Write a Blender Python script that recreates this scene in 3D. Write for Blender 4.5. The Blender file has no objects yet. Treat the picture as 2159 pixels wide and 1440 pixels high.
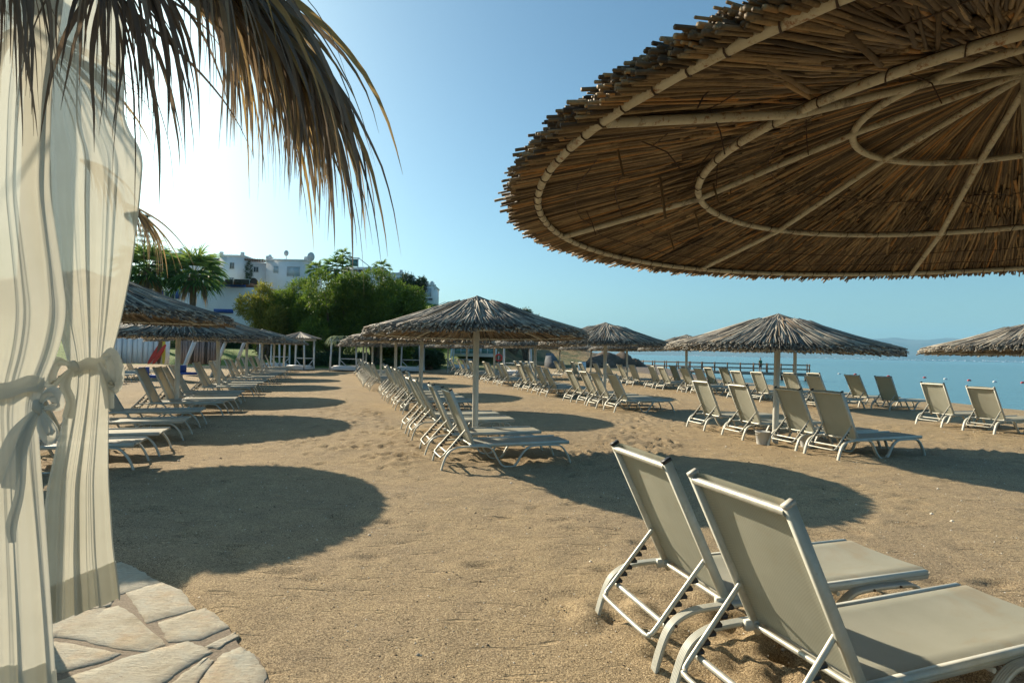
import bpy, math, random
import numpy as np
from mathutils import Vector, Matrix

# ------------------------------------------------------------------ camera, sky, sun, exposure
random.seed(7); rng = np.random.default_rng(7)
S = bpy.context.scene
COL = S.collection
R = math.radians
cam = bpy.data.cameras.new('camera'); cam.sensor_width = 36; cam.lens = 20.0
cam.clip_start = .05; cam.clip_end = 40000
co = bpy.data.objects.new('camera', cam); COL.objects.link(co); S.camera = co
co.matrix_world = Matrix.Translation((0, 0, 1.6)) @ Matrix.Rotation(R(91.07), 4, 'X') @ Matrix.Rotation(R(1.2), 4, 'Z')
SUN_AZ, SUN_EL = R(-48), R(26)          # azimuth measured from +Y towards +X
w = bpy.data.worlds.new('World'); S.world = w; w.use_nodes = True
wt = w.node_tree; bg = wt.nodes['Background']
sky = wt.nodes.new('ShaderNodeTexSky'); sky.sky_type = 'NISHITA'; sky.sun_disc = False
sky.sun_elevation = SUN_EL; sky.sun_rotation = SUN_AZ
sky.air_density = 1.0; sky.dust_density = 1.5; sky.ozone_density = 4.0
wb = wt.nodes.new('ShaderNodeMix'); wb.data_type = 'RGBA'; wb.blend_type = 'MULTIPLY'; wb.inputs[0].default_value = 1; wb.inputs[7].default_value = (.83, 1.02, .92, 1)
wt.links.new(sky.outputs[0], wb.inputs[6]); wt.links.new(wb.outputs[2], bg.inputs[0]); bg.inputs[1].default_value = .079
sl = bpy.data.lights.new('sun', 'SUN'); sl.energy = 5.0; sl.angle = R(.53); sl.color = (1, .86, .66)
so = bpy.data.objects.new('sun', sl); COL.objects.link(so)
sd = Vector((math.sin(SUN_AZ) * math.cos(SUN_EL), math.cos(SUN_AZ) * math.cos(SUN_EL), math.sin(SUN_EL)))
so.rotation_euler = sd.to_track_quat('Z', 'Y').to_euler(); so.location = (0, 0, 30)
S.view_settings.view_transform = 'Standard'; S.view_settings.look = 'None'
S.view_settings.exposure = 1.0; S.view_settings.gamma = 1
S.render.engine = 'CYCLES'
S.cycles.max_bounces = 8; S.cycles.transparent_max_bounces = 12

TH = R(17.55); CT, ST = math.cos(TH), math.sin(TH)
def uw(u, ww): return (ww * CT - u * ST, ww * ST + u * CT)       # along the rows / across the rows

# ------------------------------------------------------------------ noise and mesh helpers
def _h(ix, iy, s):
    n = (ix.astype(np.int64) * 374761393 + iy.astype(np.int64) * 668265263 + s * 1442695041) & 0xffffffff
    n = ((n ^ (n >> 13)) * 1274126177) & 0xffffffff
    return ((n ^ (n >> 16)) & 0xffffff) / float(0xffffff)
def vn(x, y, s=0):
    x = np.asarray(x, float); y = np.asarray(y, float)
    ix = np.floor(x); iy = np.floor(y); fx = x - ix; fy = y - iy
    fx = fx * fx * (3 - 2 * fx); fy = fy * fy * (3 - 2 * fy)
    a = _h(ix, iy, s); b = _h(ix + 1, iy, s); c = _h(ix, iy + 1, s); d = _h(ix + 1, iy + 1, s)
    return (a + (b - a) * fx) * (1 - fy) + (c + (d - c) * fx) * fy - .5
def ss(x, a, b):
    t = np.clip((x - a) / (b - a), 0, 1); return t * t * (3 - 2 * t)

class MB:
    def __init__(s): s.V = []; s.F = []; s.T = []; s.n = 0
    def add(s, V, F, tone=.5):
        V = np.asarray(V, float).reshape(-1, 3); F = np.asarray(F, int)
        s.V.append(V); s.F.append(F + s.n); s.n += len(V)
        s.T.append(np.broadcast_to(np.asarray(tone, float), (len(F),)).copy()); return s
    def box(s, c, size, M=None, tone=.5):
        x, y, z = [a / 2 for a in size]
        V = np.array([(i * x, j * y, k * z) for i in (-1, 1) for j in (-1, 1) for k in (-1, 1)])
        if M is not None: V = V @ np.array(M).T
        V = V + np.array(c)
        return s.add(V, [(0, 1, 3, 2), (4, 6, 7, 5), (0, 4, 5, 1), (2, 3, 7, 6), (0, 2, 6, 4), (1, 5, 7, 3)], tone)
    def bar(s, a, b, wd, ht, tone=.5, up=(0, 0, 1)):
        a = np.array(a, float); b = np.array(b, float); d = b - a; L = np.linalg.norm(d); d = d / L
        u = np.array(up, float)
        if abs(d @ u) > .98: u = np.array((0, 1., 0))
        sx = np.cross(d, u); sx /= np.linalg.norm(sx); uz = np.cross(sx, d)
        return s.box((a + b) / 2, (wd, L, ht), np.stack([sx, d, uz], 1), tone)
    def tube(s, P, r, n=8, closed=False, tone=.5, caps=True):
        P = np.asarray(P, float); m = len(P); r = np.broadcast_to(np.asarray(r, float), (m,))
        if closed: T = np.roll(P, -1, 0) - np.roll(P, 1, 0)
        else: T = np.gradient(P, axis=0)
        T /= np.linalg.norm(T, axis=1)[:, None] + 1e-12
        up = np.array((0, 0, 1.)) if abs(T[:, 2]).max() < .95 else np.array((0, 1., 0)) if abs(T[:, 1]).max() < .95 else np.array((.97, .2, .1))
        A = np.cross(T, up); A /= np.linalg.norm(A, axis=1)[:, None] + 1e-12; B = np.cross(T, A)
        an = np.arange(n) * 2 * math.pi / n
        V = P[:, None] + r[:, None, None] * (A[:, None] * np.cos(an)[None, :, None] + B[:, None] * np.sin(an)[None, :, None])
        k = m if closed else m - 1
        i = np.arange(k)[:, None]; j = np.arange(n)[None]
        i2 = (i + 1) % m; j2 = (j + 1) % n
        F = np.stack([i * n + j, i * n + j2, i2 * n + j2, i2 * n + j], -1).reshape(-1, 4)
        s.add(V.reshape(-1, 3), F, tone)
        if caps and not closed:
            for e in (0, m - 1):
                c = len(V.reshape(-1, 3)); base = s.n
                s.add(np.vstack([V[e], P[e]]), [(q, (q + 1) % n, n) for q in range(n)], tone)
        return s
    def grid(s, G, tone=.5, closed_u=False):
        a, b = G.shape[:2]; i = np.arange(a - 1)[:, None]; j = np.arange(b if closed_u else b - 1)[None]
        j2 = (j + 1) % b
        F = np.stack([i * b + j, i * b + j2, (i + 1) * b + j2, (i + 1) * b + j], -1).reshape(-1, 4)
        return s.add(G.reshape(-1, 3), F, tone)
    def build(s, name, mat, parent=None, smooth=False):
        V = np.vstack(s.V); loops = []; starts = []; tot = []; st = 0
        for F in s.F:
            k = F.shape[1]; loops.append(F.reshape(-1)); starts.append(st + np.arange(len(F)) * k); tot.append(np.full(len(F), k)); st += F.size
        me = bpy.data.meshes.new(name); me.vertices.add(len(V)); me.vertices.foreach_set('co', V.reshape(-1))
        L = np.concatenate(loops).astype(np.int32); me.loops.add(len(L)); me.loops.foreach_set('vertex_index', L)
        sa = np.concatenate(starts).astype(np.int32); me.polygons.add(len(sa)); me.polygons.foreach_set('loop_start', sa)
        me.polygons.foreach_set('loop_total', np.concatenate(tot).astype(np.int32))
        if smooth: me.polygons.foreach_set('use_smooth', np.ones(len(sa), bool))
        me.update(calc_edges=True); me.validate()
        at = me.attributes.new('tone', 'FLOAT', 'FACE')
        T = np.concatenate(s.T).astype(np.float32)
        if len(T) == len(me.polygons): at.data.foreach_set('value', T)
        for m in (mat if isinstance(mat, (list, tuple)) else [mat]): me.materials.append(m)
        return link(bpy.data.objects.new(name, me), parent)
def link(o, parent=None):
    COL.objects.link(o)
    if parent is not None: o.parent = parent
    return o
def tag(o, label=None, cat=None, group=None, kind=None):
    for k, v in (('label', label), ('category', cat), ('group', group), ('kind', kind)):
        if v: o[k] = v
    return o
def empty(name, loc=(0, 0, 0), rz=0, label=None, cat=None, group=None):
    o = bpy.data.objects.new(name, None); o.location = loc; o.rotation_euler = (0, 0, rz); o.empty_display_size = .2
    COL.objects.link(o); return tag(o, label, cat, group)
def copy_tree(o, parent=None):
    c = o.copy(); COL.objects.link(c); c.parent = parent
    for ch in list(o.children): copy_tree(ch, c)
    return c

# ------------------------------------------------------------------ materials
def mat(name, f):
    m = bpy.data.materials.new(name); m.use_nodes = True; nt = m.node_tree; b = nt.nodes['Principled BSDF']
    f(N(nt), b); return m
class N:
    def __init__(s, nt): s.nt = nt
    def n(s, t, **k):
        x = s.nt.nodes.new('ShaderNode' + t)
        for a, v in k.items(): setattr(x, a, v)
        return x
    def l(s, a, b): s.nt.links.new(a, b)
    def coord(s, scale=(1, 1, 1), kind='Object'):
        c = s.n('TexCoord'); m = s.n('Mapping'); m.inputs['Scale'].default_value = scale; s.l(c.outputs[kind], m.inputs[0]); return m.outputs[0]
    def noise(s, v, scale, detail=3, rough=.5, dist=0):
        x = s.n('TexNoise'); x.inputs['Scale'].default_value = scale; x.inputs['Detail'].default_value = detail
        x.inputs['Roughness'].default_value = rough; x.inputs['Distortion'].default_value = dist
        if v is not None: s.l(v, x.inputs['Vector'])
        return x.outputs['Fac']
    def ramp(s, v, stops):
        r = s.n('ValToRGB'); e = r.color_ramp.elements
        while len(e) < len(stops): e.new(.5)
        for q, (p, c) in zip(e, stops): q.position = p; q.color = (*c, 1) if len(c) == 3 else c
        s.l(v, r.inputs[0]); return r.outputs[0]
    def mix(s, f, a, b, mode='MIX'):
        x = s.n('Mix', data_type='RGBA', blend_type=mode)
        for i, v in ((0, f), (6, a), (7, b)):
            if isinstance(v, (int, float)): x.inputs[i].default_value = v
            elif isinstance(v, tuple): x.inputs[i].default_value = (*v, 1)
            else: s.l(v, x.inputs[i])
        return x.outputs[2]
    def math(s, op, a, b=0.):
        x = s.n('Math', operation=op)
        for i, v in ((0, a), (1, b)):
            if isinstance(v, (int, float)): x.inputs[i].default_value = v
            else: s.l(v, x.inputs[i])
        return x.outputs[0]
    def bump(s, b, h, st, dist=.01):
        x = s.n('Bump'); x.inputs['Strength'].default_value = st; x.inputs['Distance'].default_value = dist
        s.l(h, x.inputs['Height']); s.l(x.outputs[0], b.inputs['Normal']); return x
    def tone(s):
        a = s.n('Attribute'); a.attribute_name = 'tone'; return a.outputs['Fac']
    def translucent(s, b, col, fac):
        t = s.n('BsdfTranslucent'); mx = s.n('MixShader'); mx.inputs[0].default_value = fac
        if isinstance(col, tuple): t.inputs[0].default_value = (*col, 1)
        else: s.l(col, t.inputs[0])
        out = s.nt.nodes['Material Output']; s.l(b.outputs[0], mx.inputs[1]); s.l(t.outputs[0], mx.inputs[2]); s.l(mx.outputs[0], out.inputs[0]); return mx

def plain(name, c, rough=.6, metal=0., var=.12, sc=6, bump=0.):
    def f(g, b):
        v = g.coord(); n = g.noise(v, sc, 5, .65)
        lo = tuple(x * (1 - var) for x in c); hi = tuple(min(1, x * (1 + var)) for x in c)
        g.l(g.ramp(n, [(.3, lo), (.7, hi)]), b.inputs['Base Color'])
        b.inputs['Roughness'].default_value = rough; b.inputs['Metallic'].default_value = metal
        if bump: g.bump(b, n, bump, .01)
    return mat(name, f)

def m_sand(g, b):
    v = g.coord()
    big = g.noise(v, .35, 4, .6); mid = g.noise(v, 3.2, 5, .6); fine = g.noise(v, 85, 3, .7); grain = g.noise(v, 210, 2, .8)
    vor = g.n('TexVoronoi'); vor.inputs['Scale'].default_value = 150; g.l(v, vor.inputs['Vector'])
    c = g.ramp(grain, [(.34, (.10, .07, .035)), (.5, (.32, .245, .145)), (.65, (.70, .57, .38))])
    c = g.mix(.40, c, g.ramp(fine, [(.3, (.18, .137, .082)), (.7, (.45, .355, .225))]))
    vb = g.n('RGBToBW'); g.l(vor.outputs['Color'], vb.inputs[0]); c = g.mix(.65, c, g.ramp(vb.outputs[0], [(.2, (.2, .2, .2)), (.75, (.8, .8, .8))]), 'OVERLAY')
    c = g.mix(.75, c, g.ramp(mid, [(.3, (.42, .42, .43)), (.7, (.6, .585, .56))]), 'OVERLAY')
    c = g.mix(.45, c, g.ramp(big, [(.35, (.44, .44, .47)), (.65, (.6, .57, .52))]), 'OVERLAY')
    shell = g.n('TexVoronoi'); shell.inputs['Scale'].default_value = 7.5; g.l(v, shell.inputs['Vector'])
    c = g.mix(g.ramp(shell.outputs['Distance'], [(.035, (1, 1, 1)), (.05, (0, 0, 0))]), c, (.72, .68, .6))
    g.l(c, b.inputs['Base Color']); b.inputs['Roughness'].default_value = .95; b.inputs['Specular IOR Level'].default_value = .15
    h = g.math('ADD', g.math('MULTIPLY', grain, .5), g.math('MULTIPLY', fine, .8))
    h = g.math('ADD', h, g.math('MULTIPLY', g.noise(v, 11, 4, .65), .7))
    h = g.math('ADD', h, g.math('MULTIPLY', g.noise(v, 3.5, 4, .6), 2.2))
    dn = g.noise(g.coord((1.6, 8.5, 1)), 1.6, 4, .6, .4); dn2 = g.noise(g.coord((3, 12, 1)), 2.6, 3, .6, .3)
    h = g.math('SUBTRACT', h, g.math('MULTIPLY', g.ramp(dn, [(.60, (0, 0, 0)), (.70, (1, 1, 1))]), 1.6))
    h = g.math('SUBTRACT', h, g.math('MULTIPLY', g.ramp(dn2, [(.64, (0, 0, 0)), (.70, (1, 1, 1))]), 1.3))
    g.bump(b, h, .85, .018)
SAND = mat('sand', m_sand)

def m_reed(lo, mid_, hi, warm):
    def f(g, b):
        t = g.tone(); v = g.coord((1, 1, 1)); n = g.noise(v, 9, 4, .7); n2 = g.noise(v, 70, 3, .7)
        c = g.ramp(t, [(0, lo), (.45, mid_), (.8, hi), (1, warm)])
        c = g.mix(.6, c, g.ramp(n, [(.3, (.3, .3, .3)), (.7, (.7, .7, .7))]), 'OVERLAY')
        c = g.mix(.35, c, g.ramp(n2, [(.3, (.25, .25, .25)), (.7, (.75, .75, .75))]), 'OVERLAY')
        g.l(c, b.inputs['Base Color']); b.inputs['Roughness'].default_value = .62; b.inputs['Specular IOR Level'].default_value = .35
        g.bump(b, n2, .3, .004)
    return f
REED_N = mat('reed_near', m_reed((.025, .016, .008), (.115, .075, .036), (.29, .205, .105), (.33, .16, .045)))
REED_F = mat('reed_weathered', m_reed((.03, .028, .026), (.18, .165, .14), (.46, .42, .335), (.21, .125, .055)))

def m_paint(g, b):                                  # cream paint with chips and rust
    v = g.coord(); n = g.noise(v, 14, 6, .7); n2 = g.noise(v, 38, 5, .75)
    c = g.ramp(n, [(.3, (.40, .35, .235)), (.6, (.50, .46, .34))])
    c = g.mix(g.ramp(n2, [(.55, (0, 0, 0)), (.66, (1, 1, 1))]), c, (.22, .10, .035))
    c = g.mix(g.ramp(g.noise(v, 8, 6, .8), [(.55, (0, 0, 0)), (.64, (1, 1, 1))]), c, (.19, .165, .12))
    g.l(c, b.inputs['Base Color']); b.inputs['Roughness'].default_value = .5; g.bump(b, n2, .25, .003)
PAINT = mat('chipped_cream_paint', m_paint)
def m_white(g, b):
    v = g.coord(); n = g.noise(v, 9, 6, .7)
    c = g.ramp(n, [(.3, (.40, .395, .33)), (.65, (.50, .50, .44))])
    c = g.mix(g.ramp(g.noise(v, 30, 4, .7), [(.66, (0, 0, 0)), (.74, (.6, .6, .6))]), c, (.32, .25, .17))
    g.l(c, b.inputs['Base Color']); b.inputs['Roughness'].default_value = .38
WMET = mat('cream_enamel', m_white)
POLE = plain('pole_paint', (.52, .52, .46), .45, 0, .12, 5)
def m_silver(g, b):
    v = g.coord(); n = g.noise(v, 25, 4, .6)
    g.l(g.ramp(n, [(.3, (.36, .35, .29)), (.7, (.50, .49, .42))]), b.inputs['Base Color'])
    b.inputs['Metallic'].default_value = .35; b.inputs['Roughness'].default_value = .45
SILVER = mat('silver_tube', m_silver)
BLACK = plain('black_plastic', (.018, .018, .02), .5)
GREYCAP = plain('grey_plastic', (.42, .41, .36), .55)
def m_fabric(g, b):
    v = g.coord(); n = g.noise(v, 3.5, 5, .65)
    c = g.ramp(n, [(.25, (.50, .51, .415)), (.75, (.62, .63, .53))])
    st = g.noise(v, 2.1, 4, .7, .6)
    c = g.mix(g.ramp(st, [(.56, (0, 0, 0)), (.72, (.55, .55, .55))]), c, (.50, .37, .21))
    br = g.n('TexBrick'); br.offset = .5; br.inputs['Scale'].default_value = 1; br.inputs['Brick Width'].default_value = .0062; br.inputs['Row Height'].default_value = .0062
    br.inputs['Mortar Size'].default_value = .0014; br.inputs['Color1'].default_value = (1, 1, 1, 1); br.inputs['Color2'].default_value = (.86, .86, .86, 1); br.inputs['Mortar'].default_value = (.45, .45, .45, 1)
    mp = g.coord((1, 1, 1)); sep = g.n('SeparateXYZ'); g.l(mp, sep.inputs[0]); cb = g.n('CombineXYZ')
    g.l(g.math('ADD', sep.outputs[0], sep.outputs[2]), cb.inputs[0]); g.l(sep.outputs[1], cb.inputs[1]); g.l(cb.outputs[0], br.inputs['Vector'])
    c = g.mix(.38, c, br.outputs['Color'], 'MULTIPLY')
    g.l(c, b.inputs['Base Color']); b.inputs['Roughness'].default_value = .7
    g.bump(b, br.outputs['Color'], .25, .002)
    g.translucent(b, (.66, .54, .33), .40)
FABRIC = mat('textile_mesh', m_fabric)
def m_curtain(g, b):
    v = g.coord(); n = g.noise(v, 2.5, 4, .6)
    c = g.ramp(n, [(.3, (.50, .485, .40)), (.7, (.58, .565, .48))])
    g.l(c, b.inputs['Base Color']); b.inputs['Roughness'].default_value = .8
    mx = g.translucent(b, c, .36)
    tr = g.n('BsdfTransparent'); m2 = g.n('MixShader'); m2.inputs[0].default_value = .07
    g.l(mx.outputs[0], m2.inputs[1]); g.l(tr.outputs[0], m2.inputs[2]); g.l(m2.outputs[0], g.nt.nodes['Material Output'].inputs[0])
    wv = g.noise(g.coord((160, 160, 160)), 1, 2, .6); g.bump(b, wv, .15, .003)
CURTAIN = mat('sheer_cloth', m_curtain)
def m_leafdry(g, b):
    t = g.tone(); v = g.coord(); n = g.noise(v, 12, 4, .7)
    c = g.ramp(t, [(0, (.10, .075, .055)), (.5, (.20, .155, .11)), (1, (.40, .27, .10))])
    c = g.mix(.5, c, g.ramp(n, [(.3, (.35, .35, .35)), (.7, (.65, .65, .65))]), 'OVERLAY')
    g.l(c, b.inputs['Base Color']); b.inputs['Roughness'].default_value = .55
    g.translucent(b, c, .38)
DRYLEAF = mat('dry_palm_leaf', m_leafdry)
def m_leaf(a, b_, c_, tr=.35, sc=.6):
    def f(g, b):
        t = g.tone(); n = g.noise(g.coord(), sc, 3, .6)
        c = g.ramp(t, [(0, a), (.5, b_), (1, c_)])
        c = g.mix(.4, c, g.ramp(n, [(.3, (.35, .35, .3)), (.7, (.7, .66, .55))]), 'OVERLAY')
        g.l(c, b.inputs['Base Color']); b.inputs['Roughness'].default_value = .6; g.translucent(b, c, tr)
    return f
LEAF_T = mat('tamarisk_leaf', m_leaf((.05, .10, .014), (.13, .21, .025), (.30, .34, .045), .45))
LEAF_Y = mat('tamarisk_leaf_yellow', m_leaf((.10, .13, .02), (.24, .25, .04), (.46, .39, .07), .45))
LEAF_P = mat('palm_leaf', m_leaf((.035, .09, .03), (.085, .18, .045), (.24, .33, .08), .42))
LEAF_D = mat('dark_leaf', m_leaf((.02, .045, .018), (.035, .075, .025), (.06, .11, .035), .25))
BARK = plain('bark', (.12, .085, .055), .9, 0, .4, 3, .5)
def m_stone(g, b):
    t = g.tone(); v = g.coord(); n = g.noise(v, 5, 6, .7); f2 = g.noise(g.coord((1, 5, 1)), 16, 7, .8, .8)
    c = g.ramp(n, [(.3, (.44, .37, .25)), (.5, (.60, .54, .41)), (.7, (.53, .52, .43))])
    c = g.mix(g.ramp(g.noise(v, 3.1, 4, .7), [(.52, (0, 0, 0)), (.68, (.55, .55, .55))]), c, (.62, .44, .25))
    c = g.mix(.6, c, g.ramp(f2, [(.3, (.2, .2, .2)), (.55, (.62, .62, .62))]), 'OVERLAY'); c = g.mix(g.ramp(g.noise(g.coord((1, 7, 1)), 9, 8, .85, 1.5), [(.36, (1, 1, 1)), (.41, (0, 0, 0))]), c, (.15, .12, .09))
    mo = g.ramp(g.noise(v, 90, 3, .8), [(.3, (.20, .155, .105)), (.7, (.42, .33, .23))])
    c = g.mix(g.math('GREATER_THAN', t, .7), c, mo)
    g.l(c, b.inputs['Base Color']); b.inputs['Roughness'].default_value = .85
    g.bump(b, g.math('ADD', f2, g.math('MULTIPLY', g.noise(v, 45, 4, .7), .5)), 1., .03)
STONE = mat('flagstone', m_stone)
def m_water(g, b):
    v = g.coord((1, 1, 1)); g.l(g.ramp(g.noise(v, .006, 3, .5), [(.35, (.065, .18, .225)), (.65, (.09, .215, .265))]), b.inputs['Base Color'])
    b.inputs['Roughness'].default_value = .22; b.inputs['IOR'].default_value = 1.33
    h = g.math('ADD', g.noise(g.coord((1, .6, 1)), 1.3, 4, .6), g.math('MULTIPLY', g.noise(v, .12, 3, .6), 2.))
    g.bump(b, h, .5, .25)
WATER = mat('sea_water', m_water)
WALL = plain('white_stucco', (.74, .76, .77), .85, 0, .06, .8)
WALLC = plain('cream_stucco', (.60, .52, .34), .85, 0, .06, .8)
BLUE = plain('blue_paint', (.02, .08, .36), .5)
TERRA = plain('terracotta', (.42, .16, .08), .8)
GLASS = plain('window_glass', (.05, .075, .09), .12)
GLASSG = plain('pavilion_glass', (.10, .22, .22), .15, 0, .5, 1.2)
FRAMEM = plain('window_frame', (.5, .53, .55), .5)
SHUT = plain('grey_shutter', (.40, .50, .56), .6)
DARK = plain('dark_recess', (.05, .045, .04), .9)
PLUM = plain('shed_boards', (.20, .165, .155), .8, 0, .2, 2)
WWOOD = plain('white_timber', (.62, .66, .68), .6, 0, .1, 3)
WOOD = plain('pier_timber', (.17, .10, .055), .75, 0, .3, 3)
DECK = plain('deck_timber', (.26, .22, .18), .8, 0, .2, 2)
RED = plain('red_plastic', (.55, .04, .03), .45)
WHITEP = plain('white_plastic', (.75, .75, .74), .45, 0, .04)
YEL = plain('yellow_plastic', (.62, .48, .06), .5)
LBLUE = plain('pale_blue_plastic', (.42, .60, .70), .5)
BLUEF = plain('blue_cushion', (.03, .08, .30), .8)
BUCK = plain('pale_grey_plastic', (.50, .51, .49), .55)
CONC = plain('concrete', (.09, .095, .10), .85, 0, .15, 2)
def m_land(g, b):
    c0 = g.n('TexCoord'); v = g.coord(); s = g.n('SeparateXYZ'); g.l(c0.outputs['Object'], s.inputs[0])
    n = g.noise(v, .22, 6, .65); n2 = g.noise(v, 1.8, 5, .7)
    grass = g.ramp(n2, [(.3, (.06, .12, .015)), (.7, (.16, .24, .03))])
    dry = g.ramp(n, [(.35, (.04, .07, .02)), (.48, (.10, .10, .035)), (.56, (.26, .18, .08)), (.68, (.12, .09, .05))])
    rock = g.ramp(n2, [(.3, (.07, .055, .045)), (.7, (.22, .18, .145))])
    m1 = g.n('MapRange'); m1.inputs[1].default_value = -6; m1.inputs[2].default_value = 3; g.l(g.math('ADD', s.outputs[0], g.math('MULTIPLY', n, 6)), m1.inputs[0])
    m2 = g.n('MapRange'); m2.inputs[1].default_value = 12.5; m2.inputs[2].default_value = 15.5; g.l(g.math('ADD', s.outputs[0], g.math('MULTIPLY', n2, 3)), m2.inputs[0])
    c = g.mix(m1.outputs[0], grass, dry); c = g.mix(m2.outputs[0], c, rock)
    g.l(c, b.inputs['Base Color']); b.inputs['Roughness'].default_value = .95; g.bump(b, n2, .8, .4)
LAND = mat('hill_ground', m_land)
def m_mount(g, b):
    n = g.noise(g.coord(), .0016, 7, .65); n2 = g.noise(g.coord(), .006, 5, .7)
    c = g.ramp(n, [(.35, (.03, .045, .035)), (.55, (.08, .08, .06)), (.7, (.17, .14, .11))])
    c = g.mix(.4, c, g.ramp(n2, [(.3, (.3, .3, .3)), (.7, (.7, .7, .7))]), 'OVERLAY')
    g.l(c, b.inputs['Base Color']); b.inputs['Roughness'].default_value = 1
MOUNT = mat('far_mountain', m_mount)

# ------------------------------------------------------------------ ground: sand, land, sea, mountains
SEA = -1.15
def axis(pts):                                     # (start, step) ... end
    out = []
    for (a, s0), (b_, s1) in zip(pts[:-1], pts[1:]):
        x = a
        while x < b_ - 1e-6:
            out.append(x); f = (x - a) / (b_ - a); x += s0 + (s1 - s0) * f
    out.append(pts[-1][0]); return np.array(out)
pits = []
def trail(a, b_, n, spread):
    a = np.array(a, float); b_ = np.array(b_, float); d = b_ - a; ang = math.atan2(d[1], d[0])
    for i in range(n):
        p = a + d * random.random() + np.array((random.gauss(0, spread), random.gauss(0, spread)))
        pits.append((p[0], p[1], ang + random.gauss(0, .5), random.uniform(.10, .17), random.uniform(.05, .075), random.uniform(.014, .034)))
trail((1.2, 8.0), (3.6, 15), 240, .5); trail((1.6, 7.6), (2.7, 11), 110, .28); trail((4.5, 13), (6.5, 24), 260, .9)
trail((8.2, 8.8), (8.0, 18), 260, .9); trail((8.0, 10), (13, 14), 130, .9); trail((-1.7, 7), (-4.5, 18), 60, .7)
trail((-3, 5), (3.5, 5.6), 46, 1.1); trail((-3.2, 9), (-4.9, 17), 110, .45); trail((3.4, 7.0), (7, 6.6), 40, .7)
trail((.5, 4.6), (4.5, 4.2), 24, .7); trail((7, 20), (3, 36), 260, 1.6); trail((-1.5, 8), (-3.7, 15), 130, .25)
for _ in range(500): pits.append((random.uniform(-6, 13), random.uniform(4.5, 26), random.gauss(0, .9), random.uniform(.07, .22), random.uniform(.025, .06), random.uniform(.005, .016)))
def scuff(u0, u1, w0, w1, n, dep=.03):
    for _ in range(n):
        x, y = uw(random.uniform(u0, u1), random.uniform(w0, w1))
        pits.append((x, y, random.uniform(0, 3), random.uniform(.08, .2), random.uniform(.06, .12), random.choice((-1, 1, 1)) * random.uniform(.4, 1) * dep))
scuff(1.4, 3.4, 1.5, 3.6, 130, .035); scuff(7.2, 12, 1.3, 3.6, 160, .028); scuff(7, 11.5, 7.6, 10, 170, .028); scuff(8, 13, -4.4, -2.1, 170, .028)
def sand_z(X, Y):
    u = -X * ST + Y * CT; ww = X * CT + Y * ST
    z = -.07 * np.clip(ww - 21 - .15 * np.clip(u - 15, 0, 60), 0, 60)
    z = np.maximum(z, -3.2)
    z = z + .05 * vn(X * .35, Y * .35, 3) * ss(Y, 4, 9) + .026 * vn(X * 1.3, Y * 1.3, 5) + .009 * vn(X * 4.3 + .6 * Y, Y * 5.6, 8)
    return z
def sand():
    ax = axis([(-80, 4), (-30, 1.6), (-9, .13), (-3.5, .055), (5.5, .055), (13, .12), (30, 1.2), (75, 4)])
    ay = axis([(-8, 2), (1.5, .08), (2.5, .028), (5, .045), (12, .09), (24, .22), (60, 1.5), (98, 3)])
    X, Y = np.meshgrid(ax, ay); Z = sand_z(X, Y)
    pave = 1 - ss(X + .9 * (Y - 3.2), -1.9, -1.3) * 1.0
    pave = np.clip(pave, 0, 1) * ss(-Y, -4.3, -4.0) 
    Z = Z * (1 - pave) - .045 * pave
    e_ = X + .9 * (Y - 3.2); Z = Z + .045 * np.exp(-((e_ + 1.50) / .24) ** 2) * ss(-Y, -4.6, -4.2)
    for (px, py, a, l, wd, dp) in pits:
        i0, i1 = np.searchsorted(ax, (px - .5, px + .5)); j0, j1 = np.searchsorted(ay, (py - .5, py + .5))
        if i1 <= i0 or j1 <= j0: continue
        dx = X[j0:j1, i0:i1] - px; dy = Y[j0:j1, i0:i1] - py
        p = (dx * math.cos(a) + dy * math.sin(a)) / l; q = (-dx * math.sin(a) + dy * math.cos(a)) / wd
        r2 = p * p + q * q
        Z[j0:j1, i0:i1] += -dp * np.exp(-r2 * 1.6) + dp * .45 * np.exp(-(np.sqrt(r2) - 1.35) ** 2 * 7)
    m = MB(); m.grid(np.stack([X, Y, Z], -1)); o = m.build('beach_sand', SAND, smooth=True)
    tag(o, 'coarse beige beach sand raked flat and dotted with footprints', kind='structure')
sand()
def land_z(X, Y):
    st = 45 + 14 * ss(X, -3, 6)
    H = np.interp(X, [-90, -40, -12, 0, 6, 12, 17, 19.5, 24], [8.5, 8.6, 7.4, 5.0, 3.8, 2.6, .6, -1.2, -3])
    s = ss(Y, st + 17, st + 42)
    return -.12 + .03 * np.clip(Y - st, -8, 10) + .10 * np.clip(Y - st, 0, 12) * ss(-X, 7, 13) + s * H + s * 1.2 * vn(X * .13, Y * .13, 11) + s * .35 * vn(X * .6, Y * .6, 12) + ss(X, 8, 13) * s * 1.3 * vn(X * .45, Y * .45, 13) - 4 * ss(X, 18, 24)
def land():
    ax = np.concatenate([np.arange(-150, -60, 6), np.arange(-60, 30, .6)]); ay = np.concatenate([np.arange(40, 100, .7), np.arange(100, 260, 8)])
    X, Y = np.meshgrid(ax, ay); m = MB(); m.grid(np.stack([X, Y, land_z(X, Y)], -1))
    tag(m.build('hill_terrain', LAND, smooth=True), 'green lawn rising to a dry rocky headland behind the beach', kind='structure')
land()
m = MB(); m.add([(-9000, -800, SEA), (16000, -800, SEA), (16000, 13000, SEA), (-9000, 13000, SEA)], [(0, 1, 2, 3)])
tag(m.build('sea_water', WATER), 'calm pale blue bay', kind='structure')
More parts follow.
